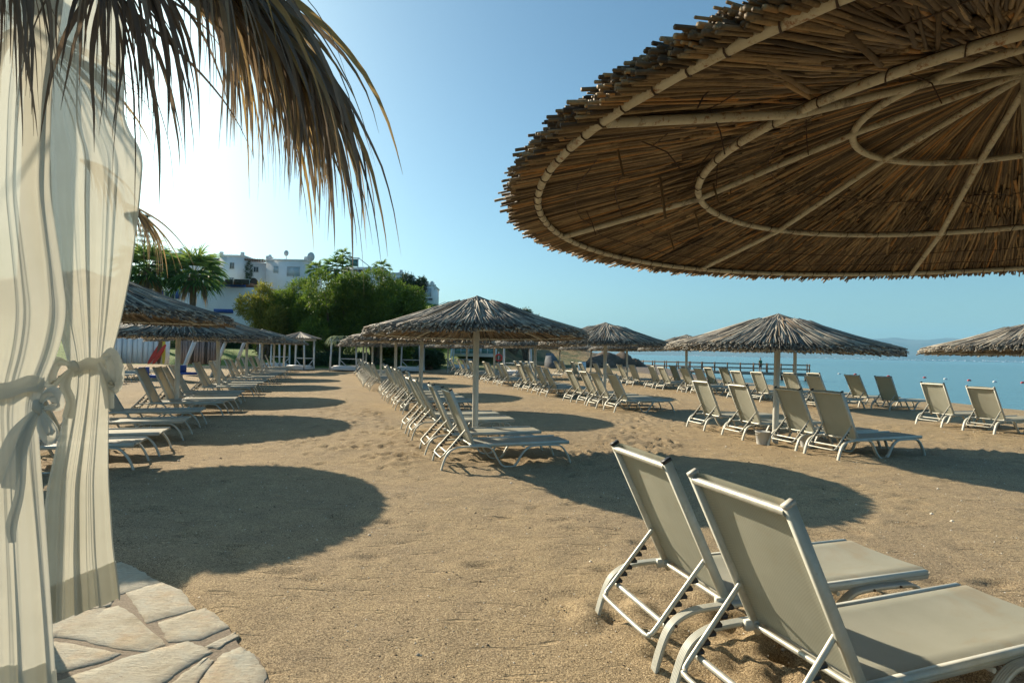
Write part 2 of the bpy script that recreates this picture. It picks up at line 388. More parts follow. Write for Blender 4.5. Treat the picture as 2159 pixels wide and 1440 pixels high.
def mount():
    ax = np.linspace(-5500, 14500, 300); ay = np.linspace(0, 1, 26)
    X, T = np.meshgrid(ax, ay); Y = 9300 + 2600 * T - .10 * X
    px = 1080 + X / 9500 * 1200
    top = np.interp(px, [300, 1200, 1340, 1500, 1640, 1740, 1830, 1900, 1960, 2050, 2160, 2400, 2700], [20, 40, 50, 95, 120, 190, 345, 385, 365, 330, 300, 200, 120])
    Z = SEA - 3 + top * (np.sin(T * math.pi * .9) ** .8) * (1 + .5 * vn(X / 700, Y / 700, 21) + .25 * vn(X / 260, Y / 260, 22) * (1 - T))
    Z[0] = SEA - 4
    m = MB(); m.grid(np.stack([X, Y, Z], -1))
    tag(m.build('far_mountains', MOUNT, smooth=True), 'long hazy blue mountain ridge across the bay', kind='structure')
mount()
def town():
    m = MB()
    for _ in range(230):
        px = random.choice((random.uniform(1690, 2200), random.uniform(1690, 2200), random.uniform(1400, 2300)))
        X = (px - 1080) / 1200 * 9400; t = abs(random.gauss(0, .010)); Y = 9300 + 2600 * t - .10 * X - 30
        top = np.interp(px, [1340, 1640, 1830, 2400], [50, 120, 345, 200])
        z = SEA + top * (math.sin(t * math.pi * .9) ** .8) * .9
        m.box((X, Y, z + 4), (random.uniform(6, 26), 12, random.uniform(4, 9)), None, random.random())
    tag(m.build('far_town', WALL), 'strip of tiny white houses along the far shore', kind='stuff')
town()

def grit():
    rs = np.random.default_rng(12); m = MB(); n = 5200
    Y = 2.4 + 11 * rs.random(n) ** 1.6; X = (rs.random(n) - .42) * (Y * 1.9); Z = sand_z(X, Y)
    for x, y, z in zip(X, Y, Z):
        if x + .9 * (y - 3.2) < -1.2 and y < 4.3: continue
        s_ = rs.uniform(.0022, .006) * (1 + .12 * y) * (2.2 if rs.random() < .03 else 1); a = rs.uniform(0, 3.1); c, d = math.cos(a), math.sin(a); e = rs.uniform(.5, 1.) * s_
        m.add([(x + c * s_, y + d * s_, z), (x - d * e, y + c * e, z), (x - c * s_, y - d * s_, z), (x + d * e, y - c * e, z), (x, y, z + s_ * .8), (x, y, z - s_)],
              [(0, 1, 4), (1, 2, 4), (2, 3, 4), (3, 0, 4), (1, 0, 5), (2, 1, 5), (3, 2, 5), (0, 3, 5)], rs.random())
    tag(m.build('pebble_grit', GRIT), 'loose shell chips and dark pebbles scattered over the near sand', kind='stuff')
def m_grit(g, b):
    g.l(g.ramp(g.tone(), [(.3, (.09, .065, .04)), (.5, (.34, .27, .18)), (.8, (.68, .62, .52))]), b.inputs['Base Color']); b.inputs['Roughness'].default_value = .8
GRIT = mat('grit', m_grit)
grit()

# ------------------------------------------------------------------ reed umbrellas
def prof(r, rim=0.):                                # frame height above the rim ring
    return np.interp(r, [0, .12, .62, 1.26, 1.95, 2.2], [.54, .50, .385, .15, 0, -.075])
def reeds(m, n, ra, rb, r, lay, sides=5, jit=.03, seg=2, thick=.06, ragged=.10, tones=None):
    a = rng.uniform(0, 2 * math.pi, n)
    clump = rng.normal(0, jit, 60); a1 = a + clump[(a / (2 * math.pi) * 60).astype(int) % 60] * .6 + rng.normal(0, jit, n)
    r0 = ra + rng.uniform(-.15, .12, n) * (ra > .2); r1 = rb + rng.normal(0, ragged * .5, n) - np.abs(rng.normal(0, ragged, n)) * .5
    rm = (r0 + r1) / 2
    t0 = lay + rng.uniform(0, thick, n); t1 = lay + rng.uniform(0, thick, n) - .01
    bend = rng.normal(0, .012, n)
    ts = np.linspace(0, 1, seg + 1)
    P = []
    for t in ts:
        rr = r0 + (r1 - r0) * t; aa = a + (a1 - a) * t + bend * math.sin(t * 3.14)
        P.append(np.stack([rr * np.cos(aa), rr * np.sin(aa), prof(rr) + t0 + (t1 - t0) * t], -1))
    P = np.stack(P, 1)                              # n, seg+1, 3
    T = P[:, -1] - P[:, 0]; T /= np.linalg.norm(T, axis=1)[:, None]
    A = np.cross(T, (0, 0, 1.)); A /= np.linalg.norm(A, axis=1)[:, None]; B = np.cross(A, T)
    rad = r * rng.uniform(.6, 1.35, n)
    ph = rng.uniform(0, 6.28, n)[:, None] + np.arange(sides) * 2 * math.pi / sides
    off = A[:, None] * np.cos(ph)[..., None] + B[:, None] * np.sin(ph)[..., None]     # n, sides, 3
    V = P[:, :, None] + off[:, None] * rad[:, None, None, None]
    k = (seg + 1) * sides
    F = []
    for s_ in range(seg):
        for j in range(sides):
            j2 = (j + 1) % sides; F.append((s_ * sides + j, s_ * sides + j2, (s_ + 1) * sides + j2, (s_ + 1) * sides + j))
    F = np.array(F)[None] + (np.arange(n) * k)[:, None, None]
    tone = np.clip(rng.beta(2, 2.2, n) + rng.normal(0, .05, n), 0, 1)
    warm = rng.random(n) < .06; tone[warm] = rng.uniform(.9, 1, warm.sum())
    if tones: tone = rng.uniform(*tones, n)
    m.add(V.reshape(-1, 3), F.reshape(-1, 4), np.repeat(tone, len(F[0])))
    e = np.arange(n) * k + seg * sides              # outer end caps
    C = e[:, None] + np.arange(sides)[None]
    m.F[-1] = m.F[-1]; m.F.append(C + (m.n - len(V.reshape(-1, 3)))); m.T.append(tone * .8)
def canopy_mesh(hi, seed):
    global rng; rng = np.random.default_rng(seed)
    m = MB()
    an = np.linspace(0, 2 * math.pi, 73)[:-1]; rr = np.array([.02, .3, .62, 1., 1.26, 1.6, 1.96])
    G = np.stack([rr[:, None] * np.cos(an), rr[:, None] * np.sin(an), np.broadcast_to(prof(rr)[:, None] + (.075 if hi else .05), (7, 72))], -1)
    m.grid(G, .05, True)  # added dark liner cone, keeps light from leaking between the reeds
    if hi:
        reeds(m, 2600, .02, .85, .0056, .026, 6, .05, 2, .04); reeds(m, 5200, .55, 1.5, .0055, .028, 6, .035, 2, .05)
        reeds(m, 9500, 1.05, 2.05, .0048, .018, 6, .024, 2, .045, .04); reeds(m, 3400, 1.2, 2.04, .0046, .05, 6, .02, 2, .03, .035)
        reeds(m, 260, .9, 1.8, .006, .018, 6, .10, 2, .02, .3)
        reeds(m, 1500, .5, 1.5, .0075, .095, 5, .03, 1, .05); reeds(m, 900, .02, .9, .0075, .095, 5, .05, 1, .06)
    else:
        reeds(m, 1300, 1.0, 2.09, .0105, .015, 4, .035, 1, .03, .05, (.88, 1)); reeds(m, 700, .1, 1.2, .0105, .015, 4, .05, 1, .03, .05, (.88, 1)); reeds(m, 900, 1.75, 2.13, .011, .0, 4, .03, 1, .06, .06, (.1, .7)); reeds(m, 1500, 1.0, 2.11, .0105, .045, 4, .035, 1, .04, .07); reeds(m, 1300, 1.15, 2.08, .0125, .075, 4, .04, 1, .05, .11)  # underside reeds: unweathered brown, with the canopy's shade put into the tone
        reeds(m, 1000, .5, 1.5, .0125, .085, 4, .045, 1, .05, .13); reeds(m, 650, .02, .95, .0125, .075, 4, .07, 1, .04, .14)
        reeds(m, 130, .0, .40, .010, .085, 4, .25, 1, .045, .12)
        reeds(m, 40, 1.5, 2.14, .005, .06, 4, .10, 1, .05, .10)
        reeds(m, 18, .5, 1.2, .005, .13, 4, .2, 1, .04, .2)
    return m
def ring(r, z, n=72):
    a = np.arange(n) * 2 * math.pi / n; return np.stack([r * np.cos(a), r * np.sin(a), np.full(n, z)], -1)
def make_umbrella(hi, rim, name='reed_umbrella'):
    t = empty(name)
    n = 14 if hi else 8
    p = MB(); zz = rim + .54
    lean = .12 if hi else 0
    p.tube([(lean * 1.1, 0, -.25), (lean * .5, 0, rim * .5), (0, 0, zz)], .053 if hi else .058, 20 if hi else 12)
    p.build('pole', PAINT if hi else POLE, t, True)
    c = canopy_mesh(hi, 5 if hi else 9)
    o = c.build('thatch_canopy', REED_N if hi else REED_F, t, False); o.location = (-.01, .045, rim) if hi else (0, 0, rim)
    a0 = 3.525
    for (r, z, q) in ((1.95, 0, .0142), (1.262, .145, .0145), (.622, .375, .0145)):
        f = MB(); f.tube(ring(r, rim + z), q if hi else .016, n, True)
        rg = f.build('ring', PAINT if hi else POLE, t, True)
        if hi and r > 1:                            # wire bindings round the pipe
            k = 118 if r > 1.9 else 44; A_ = []; PH = []; a = 0.
            for i in range(k):                      # one long wire: a turn round the pipe, then on to the next
                st_ = 2 * math.pi / k; l_ = st_ * random.uniform(.10, .3); f0 = random.uniform(.8, 1.2)
                for q_ in range(9): A_.append(a + l_ * q_ / 8); PH.append(i * 2 * math.pi + q_ * 2 * math.pi / 8)
                a += st_ * (1 if i < k - 1 else .9)
            A_ = np.array(A_); PH = np.array(PH) + 1.57; rr_ = r + (q + .0022) * np.cos(PH)
            wm = MB(); wm.tube(np.stack([rr_ * np.cos(A_), rr_ * np.sin(A_), rim + z + (q + .0022) * np.sin(PH)], -1), .0024, 4)
            wm.build('wire_binding', BLACK if False else RUST, rg)
    for i in range(8):
        a = a0 - i * math.pi / 4; f = MB(); d = np.array((math.cos(a), math.sin(a), 0))
        f.tube([d * .04 + (0, 0, rim + .53), d * .62 + (0, 0, rim + .365), d * 1.262 + (0, 0, rim + .135), d * 1.94 + (0, 0, rim - .008)], .0135 if hi else .016, n)
        f.build('rib', PAINT if hi else POLE, t, True)
    if hi:
        wm = MB()
        for r, sag in ((1.62, .0), (.96, 0), (1.80, 0)):
            P = ring(r, 0, 60); P[:, 2] = rim + prof(np.full(60, r)) + .012 + rng.normal(0, .006, 60); P[:, :2] *= 1 + rng.normal(0, .004, (60, 1))
            wm.tube(P, .0022, 4, True)
        for i in range(34):
            a = random.uniform(0, 6.28); r = random.uniform(.8, 1.85); x, y = r * math.cos(a), r * math.sin(a); z = rim + float(prof(r)) + .02
            L = random.uniform(.05, .14); dx, dy = random.gauss(0, .04), random.gauss(0, .04)
            wm.tube([(x, y, z), (x + dx, y + dy, z - L * .5), (x + dx * 1.5, y + dy, z - L)], .0022, 4)
        wm.build('tie_wire', RUST, t)
        for (r, a, L, th) in ((1.45, 3.05, .20, .006), (1.75, 3.35, .12, .004), (1.2, 2.75, .11, .005), (1.35, 2.5, .12, .004), (1.6, 2.35, .10, .004)):
            x, y = r * math.cos(a), r * math.sin(a); z = rim + float(prof(r)) + .03
            hg = MB(); hg.tube([(x, y, z), (x + .02, y - .03, z - L)], th, 6); hg.build('hanging_reed', REED_N, t)
    return t
RUST = plain('rusty_wire', (.06, .035, .022), .8)
UMB = [make_umbrella(True, 2.215)]
NEAR = UMB[0]; NEAR.location = (2.04, 2.21, 0)
tag(NEAR, 'large reed umbrella overhead, seen from below with cream pipe frame', 'umbrella', 'reed beach umbrellas')
OV = 'zeroth first second third fourth fifth sixth seventh eighth ninth tenth eleventh twelfth thirteenth fourteenth fifteenth sixteenth seventeenth eighteenth nineteenth twentieth'.split()
def ordw(i):
    if i <= 20: return OV[i]
    return ('thirtieth' if i == 30 else ('twenty-' if i < 30 else 'thirty-') + OV[i % 10])
ROWU = dict(A=(-3.55, [9.85, 15.6, 21, 27.3, 33, 39.5], 'in the left row beside the curtain'),
            B=(2.4, [9.6, 16, 22.6, 29.4, 35.7, 42.5], 'in the centre row right of the aisle'),
            C=(8.1, [8.85, 16, 22.2, 28.6, 35, 41], 'in the row right of the centre umbrella'),
            D=(15.0, [8.55, 15.5, 21.7, 27, 31.5, 36.5], 'in the row nearest the sea'))
base = None
for k, (ww, us, txt) in ROWU.items():
    for i, u in enumerate(us):
        if base is None: base = t = make_umbrella(False, 1.85)
        else: t = copy_tree(base)
        x, y = uw(u, ww); z = float(sand_z(np.array(x), np.array(y)))
        s_ = {('C', 0): .955, ('B', 0): .90, ('A', 1): .97, ('D', 0): 1.0}.get((k, i), random.uniform(.93, .98))
        t.location = (x, y, z if k != 'C' or i else z - .11); t.scale = (s_, s_, random.uniform(.98, 1.02))
        t.rotation_euler = (random.gauss(0, .012), random.gauss(0, .012) + (.035 if (k, i) == ('B', 0) else 0), random.uniform(0, 6.28))
        if (k, i) == ('A', 0): t.location.z += .18; t.scale = (.95, .95, 1)
        if (k, i) == ('B', 0): t.rotation_euler = (0, R(1.2), 2.0)
        tag(t, f'reed umbrella, {ordw(i + 1)} from the camera {txt}', 'umbrella', 'reed beach umbrellas')
        UMB.append(t)

# ------------------------------------------------------------------ sun loungers
LX = -.96                                           # local x of the rear foot
def sweep(m, path, prof2, y0):
    P = np.array(path, float); T = np.gradient(P, axis=0); T /= np.linalg.norm(T, axis=1)[:, None]
    Nn = np.stack([-T[:, 1], T[:, 0]], 1); q = np.array(prof2)
    V = np.zeros((len(P), len(q), 3)); V[:, :, 0] = P[:, None, 0] + Nn[:, None, 0] * q[None, :, 1]; V[:, :, 2] = P[:, None, 1] + Nn[:, None, 1] * q[None, :, 1]; V[:, :, 1] = y0 + q[None, :, 0]
    m.grid(V, .5, True)
    for e in (0, -1): m.add(V[e], [tuple(range(len(q)))])
def smooth_path(P, n=6):
    P = np.array(P, float); out = []
    Q = np.vstack([2 * P[0] - P[1], P, 2 * P[-1] - P[-2]])
    for i in range(1, len(Q) - 2):
        for t in np.linspace(0, 1, n, endpoint=False):
            a, b_, c, d = Q[i - 1], Q[i], Q[i + 1], Q[i + 2]
            out.append(.5 * ((2 * b_) + (c - a) * t + (2 * a - 5 * b_ + 4 * c - d) * t * t + (3 * b_ - a - 3 * c + d) * t ** 3))
    out.append(P[-1]); return np.array(out)
def make_lounger(hi, ang=66., caps=BLACK):
    t = empty('sun_lounger'); X = lambda x: x + LX
    seg = 7 if hi else 3
    rear = smooth_path([(X(0), -.05), (X(.04), .10), (X(.10), .225), (X(.20), .285), (X(.34), .30), (X(.62), .295), (X(.72), .255), (X(.80), .12), (X(.87), .03), (X(.93), .002)], seg)
    front = smooth_path([(X(.93), .002), (X(1.03), .002), (X(1.09), .05), (X(1.16), .17), (X(1.25), .255), (X(1.36), .285), (X(1.64), .285), (X(1.76), .265), (X(1.85), .16), (X(1.90), .05), (X(1.93), -.05)], seg)
    yw = .046 / 2; th = .010
    if hi:
        gv = []
        for k in range(5):
            a = -yw + k * 2 * yw / 5; gv += [(a + .0015, th), (a + 2 * yw / 5 - .0015, th), (a + 2 * yw / 5 - .0005, th - .003)]
        pr = [(yw, -th), (-yw, -th)] + gv[:-1]; pr = [(-yw, -th)] + gv[:-1] + [(yw, -th)]
    else: pr = [(-yw, -th), (-yw, th), (yw, th), (yw, -th)]
    for sgn in (-1, 1):
        m = MB(); sweep(m, rear, pr, sgn * .325); sweep(m, front[1:] if False else front, pr, sgn * .3245)
        lg = m.build('leg', WMET, t, hi and False)
        if hi:
            bm = MB()
            for (bx, bz) in ((.12, .24), (.42, .30), (1.42, .286), (1.62, .286)):
                bm.tube([(X(bx), sgn * .338, bz), (X(bx), sgn * .355, bz)], .007, 8)
            bm.build('bolt', RUST, lg)
    m = MB()                                        # seat rails + cross tubes
    for sgn in (-1, 1):
        m.bar((X(.40), sgn * .288, .302), (X(1.90), sgn * .288, .312), .026, .048)
        m.bar((X(.44), sgn * .288, .302), (X(.66), sgn * .288, .302), .032, .040)
    m.tube([(X(1.885), -.28, .308), (X(1.885), .28, .308)], .016, 8); m.tube([(X(.52), -.28, .29), (X(.52), .28, .29)], .014, 8)
    m.tube([(X(1.2), -.31, .272), (X(1.2), .31, .272)], .012, 8)
    m.build('seat_frame', WMET, t)
    m = MB(); m.tube([(X(.115), -.32, .205), (X(.115), .32, .205)], .0155, 12 if hi else 6); m.build('crossbar', SILVER, t, True)
    m = MB()                                        # seat sheet, gently sagging, wrapped over the rails
    nx, ny = (24, 13) if hi else (5, 5)
    xs = np.linspace(.50, 1.91, nx); ys = np.linspace(-1, 1, ny)
    Z = .333 + (xs[:, None] - .5) * .007 - .016 * (1 - ys[None] ** 2) * (1 - .2 * np.cos((xs[:, None] - .5) * 4.4)); Z = Z - .03 * (abs(ys[None]) > .999)
    G = np.stack([np.broadcast_to(xs[:, None] + LX, Z.shape), np.broadcast_to(ys[None] * .303, Z.shape), Z], -1)
    m.grid(G); G2 = G.copy(); G2[..., 2] -= .004; m.grid(G2[::-1])
    m.build('seat', FABRIC, t, hi)
    # backrest
    a = R(ang); h = np.array((X(.465), 0, .305)); up = np.array((-math.cos(a), 0, math.sin(a))); nf = np.array((math.sin(a), 0, math.cos(a))); L = .845
    for sgn in (-1, 1):
        e = np.array((0, sgn * .285, 0)); bf = MB(); bf.bar(h - up * .05 + e, h + up * (L - .012) + e, .025, .046, .5, nf); bf_o = bf.build('side_rail', WMET, t)
        cp = MB(); cp.bar(h + up * (L - .012) + e, h + up * (L + .004) + e, .028, .050, .5, nf); cp.build('end_cap', caps, bf_o)
    for k, r in ((L - .035, .0185), (.0, .014)):
        tb = MB(); c = h + up * k - nf * .012; tb.tube([c + (0, -.272, 0), c + (0, .272, 0)], r, 14 if hi else 8); tb.build('cross_tube', SILVER, t, True)
    m = MB(); nx, ny = (20, 12) if hi else (4, 4)
    ks = np.linspace(.0, L - .012, nx); ys = np.linspace(-1, 1, ny)
    dep = .026 - .014 * (1 - ys[None] ** 2) * np.sin(ks[:, None] / L * math.pi) - .02 * (abs(ys[None]) > .999)
    G = h + up * ks[:, None, None] + nf * dep[..., None] + np.stack([0 * dep, np.broadcast_to(ys[None] * .287, dep.shape), 0 * dep], -1)
    m.grid(G); m.grid((G - nf * .004)[::-1]); m.build('backrest', FABRIC, t, hi)
    # U-shaped prop with black ratchet
    pv = h + up * .245 - nf * .01; bt = np.array((X(.02), 0, .150))
    pd = bt - pv; pl = np.linalg.norm(pd); pd /= pl
    pn = np.array((-pd[2], 0, pd[0])); pn = pn if pn[0] > 0 else -pn
    yy = .262; rr = .05; P = [pv + (0, -yy, 0), pv + pd * (pl * .5) + (0, -yy, 0), bt - pd * rr + (0, -yy, 0), bt - pd * rr * .3 + (0, -yy + rr * .3, 0), bt + (0, -yy + rr, 0)]
    P = P + [p * np.array((1, -1, 1)) for p in P[::-1]]
    m = MB(); m.tube(smooth_path(P, 4 if hi else 2), .0125, 12 if hi else 6); pr_o = m.build('prop', SILVER, t, True)
    for sgn in (-1, 1):
        m = MB(); y = sgn * yy; n = 6
        for i in range(n):
            s0 = pl * (.20 + .60 * i / n); s1 = pl * (.20 + .60 * (i + 1) / n)
            A = pv + pd * s0 + pn * .008; B = pv + pd * s1 + pn * .008; C = pv + pd * (s1 - .008) + pn * .017; D = pv + pd * (s0 + .016) + pn * .047; E_ = pv + pd * (s0 + .004) + pn * .04
            V = [q + (0, y + d, 0) for d in (-.005, .005) for q in (A, B, C, D, E_)]
            m.add(V, [(0, 1, 2, 3), (5, 6, 7, 8), (0, 1, 6, 5), (1, 2, 7, 6), (2, 3, 8, 7), (3, 4, 9, 8), (4, 0, 5, 9)]); m.add(V, [(0, 3, 4), (5, 8, 9)])
        m.build('ratchet', BLACK, pr_o)
    return t
GL = 'cream mesh sun loungers in rows'
hiA = make_lounger(True, 63.5, BLACK); hiB = make_lounger(True, 63, GREYCAP)
def put(t, u, wr, rot=0., z=None):
    x, y = uw(u, wr + .96); t.location = (x, y, (float(sand_z(np.array(x), np.array(y))) if z is None else z)); t.rotation_euler = (0, 0, TH + rot); return t
put(hiB, 2.03, 1.55, R(1.5), 0); tag(hiB, 'closest sun lounger with pale grey end caps on its raised back', 'sun lounger', GL)
put(hiA, 2.84, 1.57, R(-.5), 0); tag(hiA, 'second closest sun lounger, black end caps, just behind the closest one', 'sun lounger', GL)
c = copy_tree(hiB); put(c, 1.33, 2.93, R(-2), 0); tag(c, 'sun lounger cut off at the bottom right corner, only a ribbed leg showing', 'sun lounger', GL)
LO = [make_lounger(False, 66), make_lounger(False, 62, GREYCAP)]
used = [False, False]
def lounger(u, wr, label, rot=None):
    k = 0 if random.random() < .65 else 1
    if used[k]: t = copy_tree(LO[k])
    else: t = LO[k]; used[k] = True
    put(t, u, wr, random.gauss(0, R(1.3)) if rot is None else rot); tag(t, label, 'sun lounger', GL)
ROWL = dict(
    A=(-4.27, [8.76, 9.8, 11.2, 12.6, 14.75, 15.75, 17.0, 17.95, 20.2, 21.25, 22.5, 23.7, 26.3, 27.6, 28.9, 30.1, 32.4, 33.6, 35, 36.3, 38.6, 40], 'in the left row beside the curtain'),
    B=(1.38, [7.97, 9.03, 10.42, 11.32, 14.7, 15.7, 16.7, 17.7, 18.7, 19.7, 20.7, 21.7, 22.7, 23.8, 24.9, 26, 27.1, 28.3, 29.5, 30.8, 32.1, 33.5, 35, 36.6], 'in the row behind the centre umbrella pole'),
    C=(7.6, [7.32, 8.2, 9.5, 10.73, 14.5, 15.45, 16.5, 17.6, 19.7, 20.7, 22, 23, 25.4, 26.5, 27.9, 29, 31.3, 32.5, 34, 35.2, 37.6, 39], 'in the row right of centre'),
    D=(14.1, [9.25, 10.3, 14.3, 15.3, 16.9, 17.9, 20.3, 21.3, 23, 24, 25.9, 27.1, 28.6, 29.8, 32, 33.3, 35, 36.4], 'in the row second from the water'))
for k, (wr, us, txt) in ROWL.items():
    for i, u in enumerate(us):
        off = {'B': .28 if 4 <= i < 12 else 0, 'D': .35 if i >= 2 else 0, 'C': -.12 if i > 3 else 0}.get(k, 0)
        lounger(u, wr + off + random.gauss(0, .04), f'cream mesh sun lounger, {ordw(i + 1)} from the camera {txt}')
for i, u in enumerate([13.9, 15.0, 16.7, 17.8, 21.8, 22.9, 24.7, 25.8]):
    lounger(u, 16.85 + (2.0 if i < 0 else 0), f'sun lounger, {ordw(i + 1)} from the camera in the row at the water edge')
for i, u in enumerate([20.5, 22, 23.5, 26.6, 28, 29.5, 31, 32.6]):
    lounger(u, -9.9, f'shaded sun lounger, {ordw(i + 1)} in the back row before the white hut')
for i, u in enumerate([31, 31.9, 33, 34]):
    lounger(u, 10.9, f'distant sun lounger, {ordw(i + 1)} of four beside the far white cabana')

# buckets by the poles
def make_bucket():
    t = empty('bucket'); m = MB()
    P = [(0, 0, .02), (.10, 0, .02), (.105, 0, .03), (.13, 0, .25), (.137, 0, .25), (.137, 0, .262), (.124, 0, .262), (.098, 0, .06), (0, 0, .06)]
    an = np.arange(20) * 2 * math.pi / 20
    G = np.array([[(r * math.cos(a), r * math.sin(a), z) for a in an] for r, _, z in P]); m.grid(G, .5, True); m.build('shell', BUCK, t, True)
    h = MB(); a = np.linspace(0, math.pi, 9); h.tube(np.stack([.135 * np.cos(a), -.03 - .10 * np.sin(a), .245 - .05 * np.sin(a)], -1), .004, 5); h.build('handle', SILVER, t)
    return t
bk = make_bucket(); first = True
for (k, du, dw, lab) in (('C0', -.15, -.42, 'left one of two pale buckets under the second row loungers by pole'), ('C0', -.62, .15, 'right one of two pale buckets under the second row loungers by pole'),
                         ('C1', -.3, -.5, 'pale bucket under the distant loungers right of the centre umbrella'), ('D0', -.15, -.35, 'pale grey bucket at the right edge behind the seaside loungers'),
                         ('D2', -.4, -.4, 'small distant pale bucket under loungers near the pier'), ('B1', -.6, -.5, 'pale bucket behind the loungers left of the centre pole')):
    ww, us, _ = ROWU[k[0]]; x, y = uw(us[int(k[1])] + du, ww + dw)
    t = bk if first else copy_tree(bk); first = False
    t.location = (x, y, float(sand_z(np.array(x), np.array(y))) - .02); t.rotation_euler = (0, 0, random.uniform(0, 6)); tag(t, lab, 'bucket', 'pale plastic buckets by the umbrella poles')

# ------------------------------------------------------------------ near cabana: paving, frame, fronds, curtains
def px2(px, py, Y):                                 # a point at depth Y seen at (px, py); used for the cloth outline
    r = R(1.2); p = R(1.07); a = (px - 1079.5) / 1200; b_ = (720 - py) / 1200
    x = a * math.cos(r) - b_ * math.sin(r); u = a * math.sin(r) + b_ * math.cos(r)
    yy = math.cos(p) - u * math.sin(p); zz = math.sin(p) + u * math.cos(p); return (x * Y / yy, Y, 1.6 + zz * Y / yy)
def gnd(px, py):
    a = px2(px, py, 1.); t = 1.6 / (1.6 - a[2]); return (a[0] * t, t)
def paving():
    Z = lambda L: [gnd(x / 2.51, 900 + y / 2.51) for x, y in L]
    polys = [Z(q) for q in (
        [(420, 790), (640, 752), (720, 790), (830, 855), (640, 915), (420, 960)],
        [(675, 915), (850, 862), (950, 900), (1020, 1000), (780, 1068), (740, 1010)],
        [(850, 1075), (1080, 1000), (1130, 1030), (1200, 1100), (1050, 1165), (900, 1175)],
        [(250, 1120), (430, 1040), (620, 990), (700, 1040), (850, 1190), (760, 1225), (640, 1215), (480, 1180), (260, 1140)],
        [(180, 1080), (300, 1010), (590, 945), (570, 985), (430, 1020), (240, 1100)],
        [(150, 1180), (350, 1190), (620, 1245), (560, 1275), (330, 1340), (120, 1360)],
        [(300, 1400), (700, 1260), (980, 1185), (1060, 1215), (1100, 1240), (960, 1320), (800, 1440), (300, 1480)],
        [(1020, 1470), (1110, 1330), (1180, 1250), (1270, 1215), (1340, 1260), (1400, 1370), (1340, 1480)],
        [(1090, 1205), (1235, 1130), (1262, 1148), (1160, 1215)],
        [(860, 1450), (980, 1345), (1085, 1270), (1120, 1290), (1010, 1440)])]
    rs = random.Random(3)
    for i in range(-9, 0):                          # the rest of the slab field under and behind the cabana
        for j in range(7):
            cx, cy = -2.1 + i * .5 + .1 * rs.random(), 1.0 + j * .5 + (.2 if i % 2 else 0)
            if cx + .9 * (cy - 3.2) > -2.3 and cy > 2.5: continue
            polys.append([(cx + .22 * math.cos(a) * (1 + rs.uniform(-.1, .12)), cy + .22 * math.sin(a) * (1 + rs.uniform(-.1, .12))) for a in [k * math.pi / 3 + rs.uniform(-.2, .2) for k in range(6)]])
    for j in range(5):
        for i in range(3): 
            cx, cy = -2.2 + i * .5, .2 + j * .5
            polys.append([(cx + .22 * math.cos(a), cy + .22 * math.sin(a)) for a in [k * math.pi / 3 + rs.uniform(-.2, .2) for k in range(6)]])
    m = MB()
    edge = Z([(400, 740), (640, 742), (840, 850), (1040, 985), (1230, 1090), (1290, 1190), (1400, 1260), (1460, 1400), (1440, 1500)])
    edge = [(-7, 4.35)] + edge + [(-.9, 1.6), (-.9, 0), (-7, 0)]
    C = (-3, 2.5); n = len(edge)
    V = [(x, y, -.02) for x, y in edge] + [(C[0] + (x - C[0]) * .985, C[1] + (y - C[1]) * .985, .040) for x, y in edge] + [(C[0], C[1], .040)]
    m.add(V, [(i, (i + 1) % n, n + (i + 1) % n, n + i) for i in range(n)], 1.); m.add(V, [(n + i, n + (i + 1) % n, 2 * n) for i in range(n)], 1.)
    for P in polys:
        P = np.array(P); c = P.mean(0); k = len(P); P = c + (P - c) * 1.11
        Q = []                                      # rough the outline up
        for i in range(k):
            a, b_ = P[i], P[(i + 1) % k]
            for t in np.linspace(0, 1, 7, endpoint=False): Q.append(a + (b_ - a) * t + (0 if t == 0 else 1) * np.array((rs.gauss(0, .004), rs.gauss(0, .004))))
        Q = np.array(Q)[::-1] if False else np.array(Q); k = len(Q); h = .046 + rs.uniform(-.002, .002)
        rings = [np.column_stack([c + (Q - c) * f, np.full(k, z)]) for f, z in ((1, .02), (.985, h - .006), (.955, h), (.6, h + .002), (.25, h + .001))]
        m.grid(np.array(rings), .3, True); m.add(np.vstack([rings[-1], [(c[0], c[1], h)]]), [(i, (i + 1) % k, k) for i in range(k)], .3)
    tag(m.build('stone_paving', STONE), 'pale irregular flagstone paving under the curtains', kind='structure')
paving()

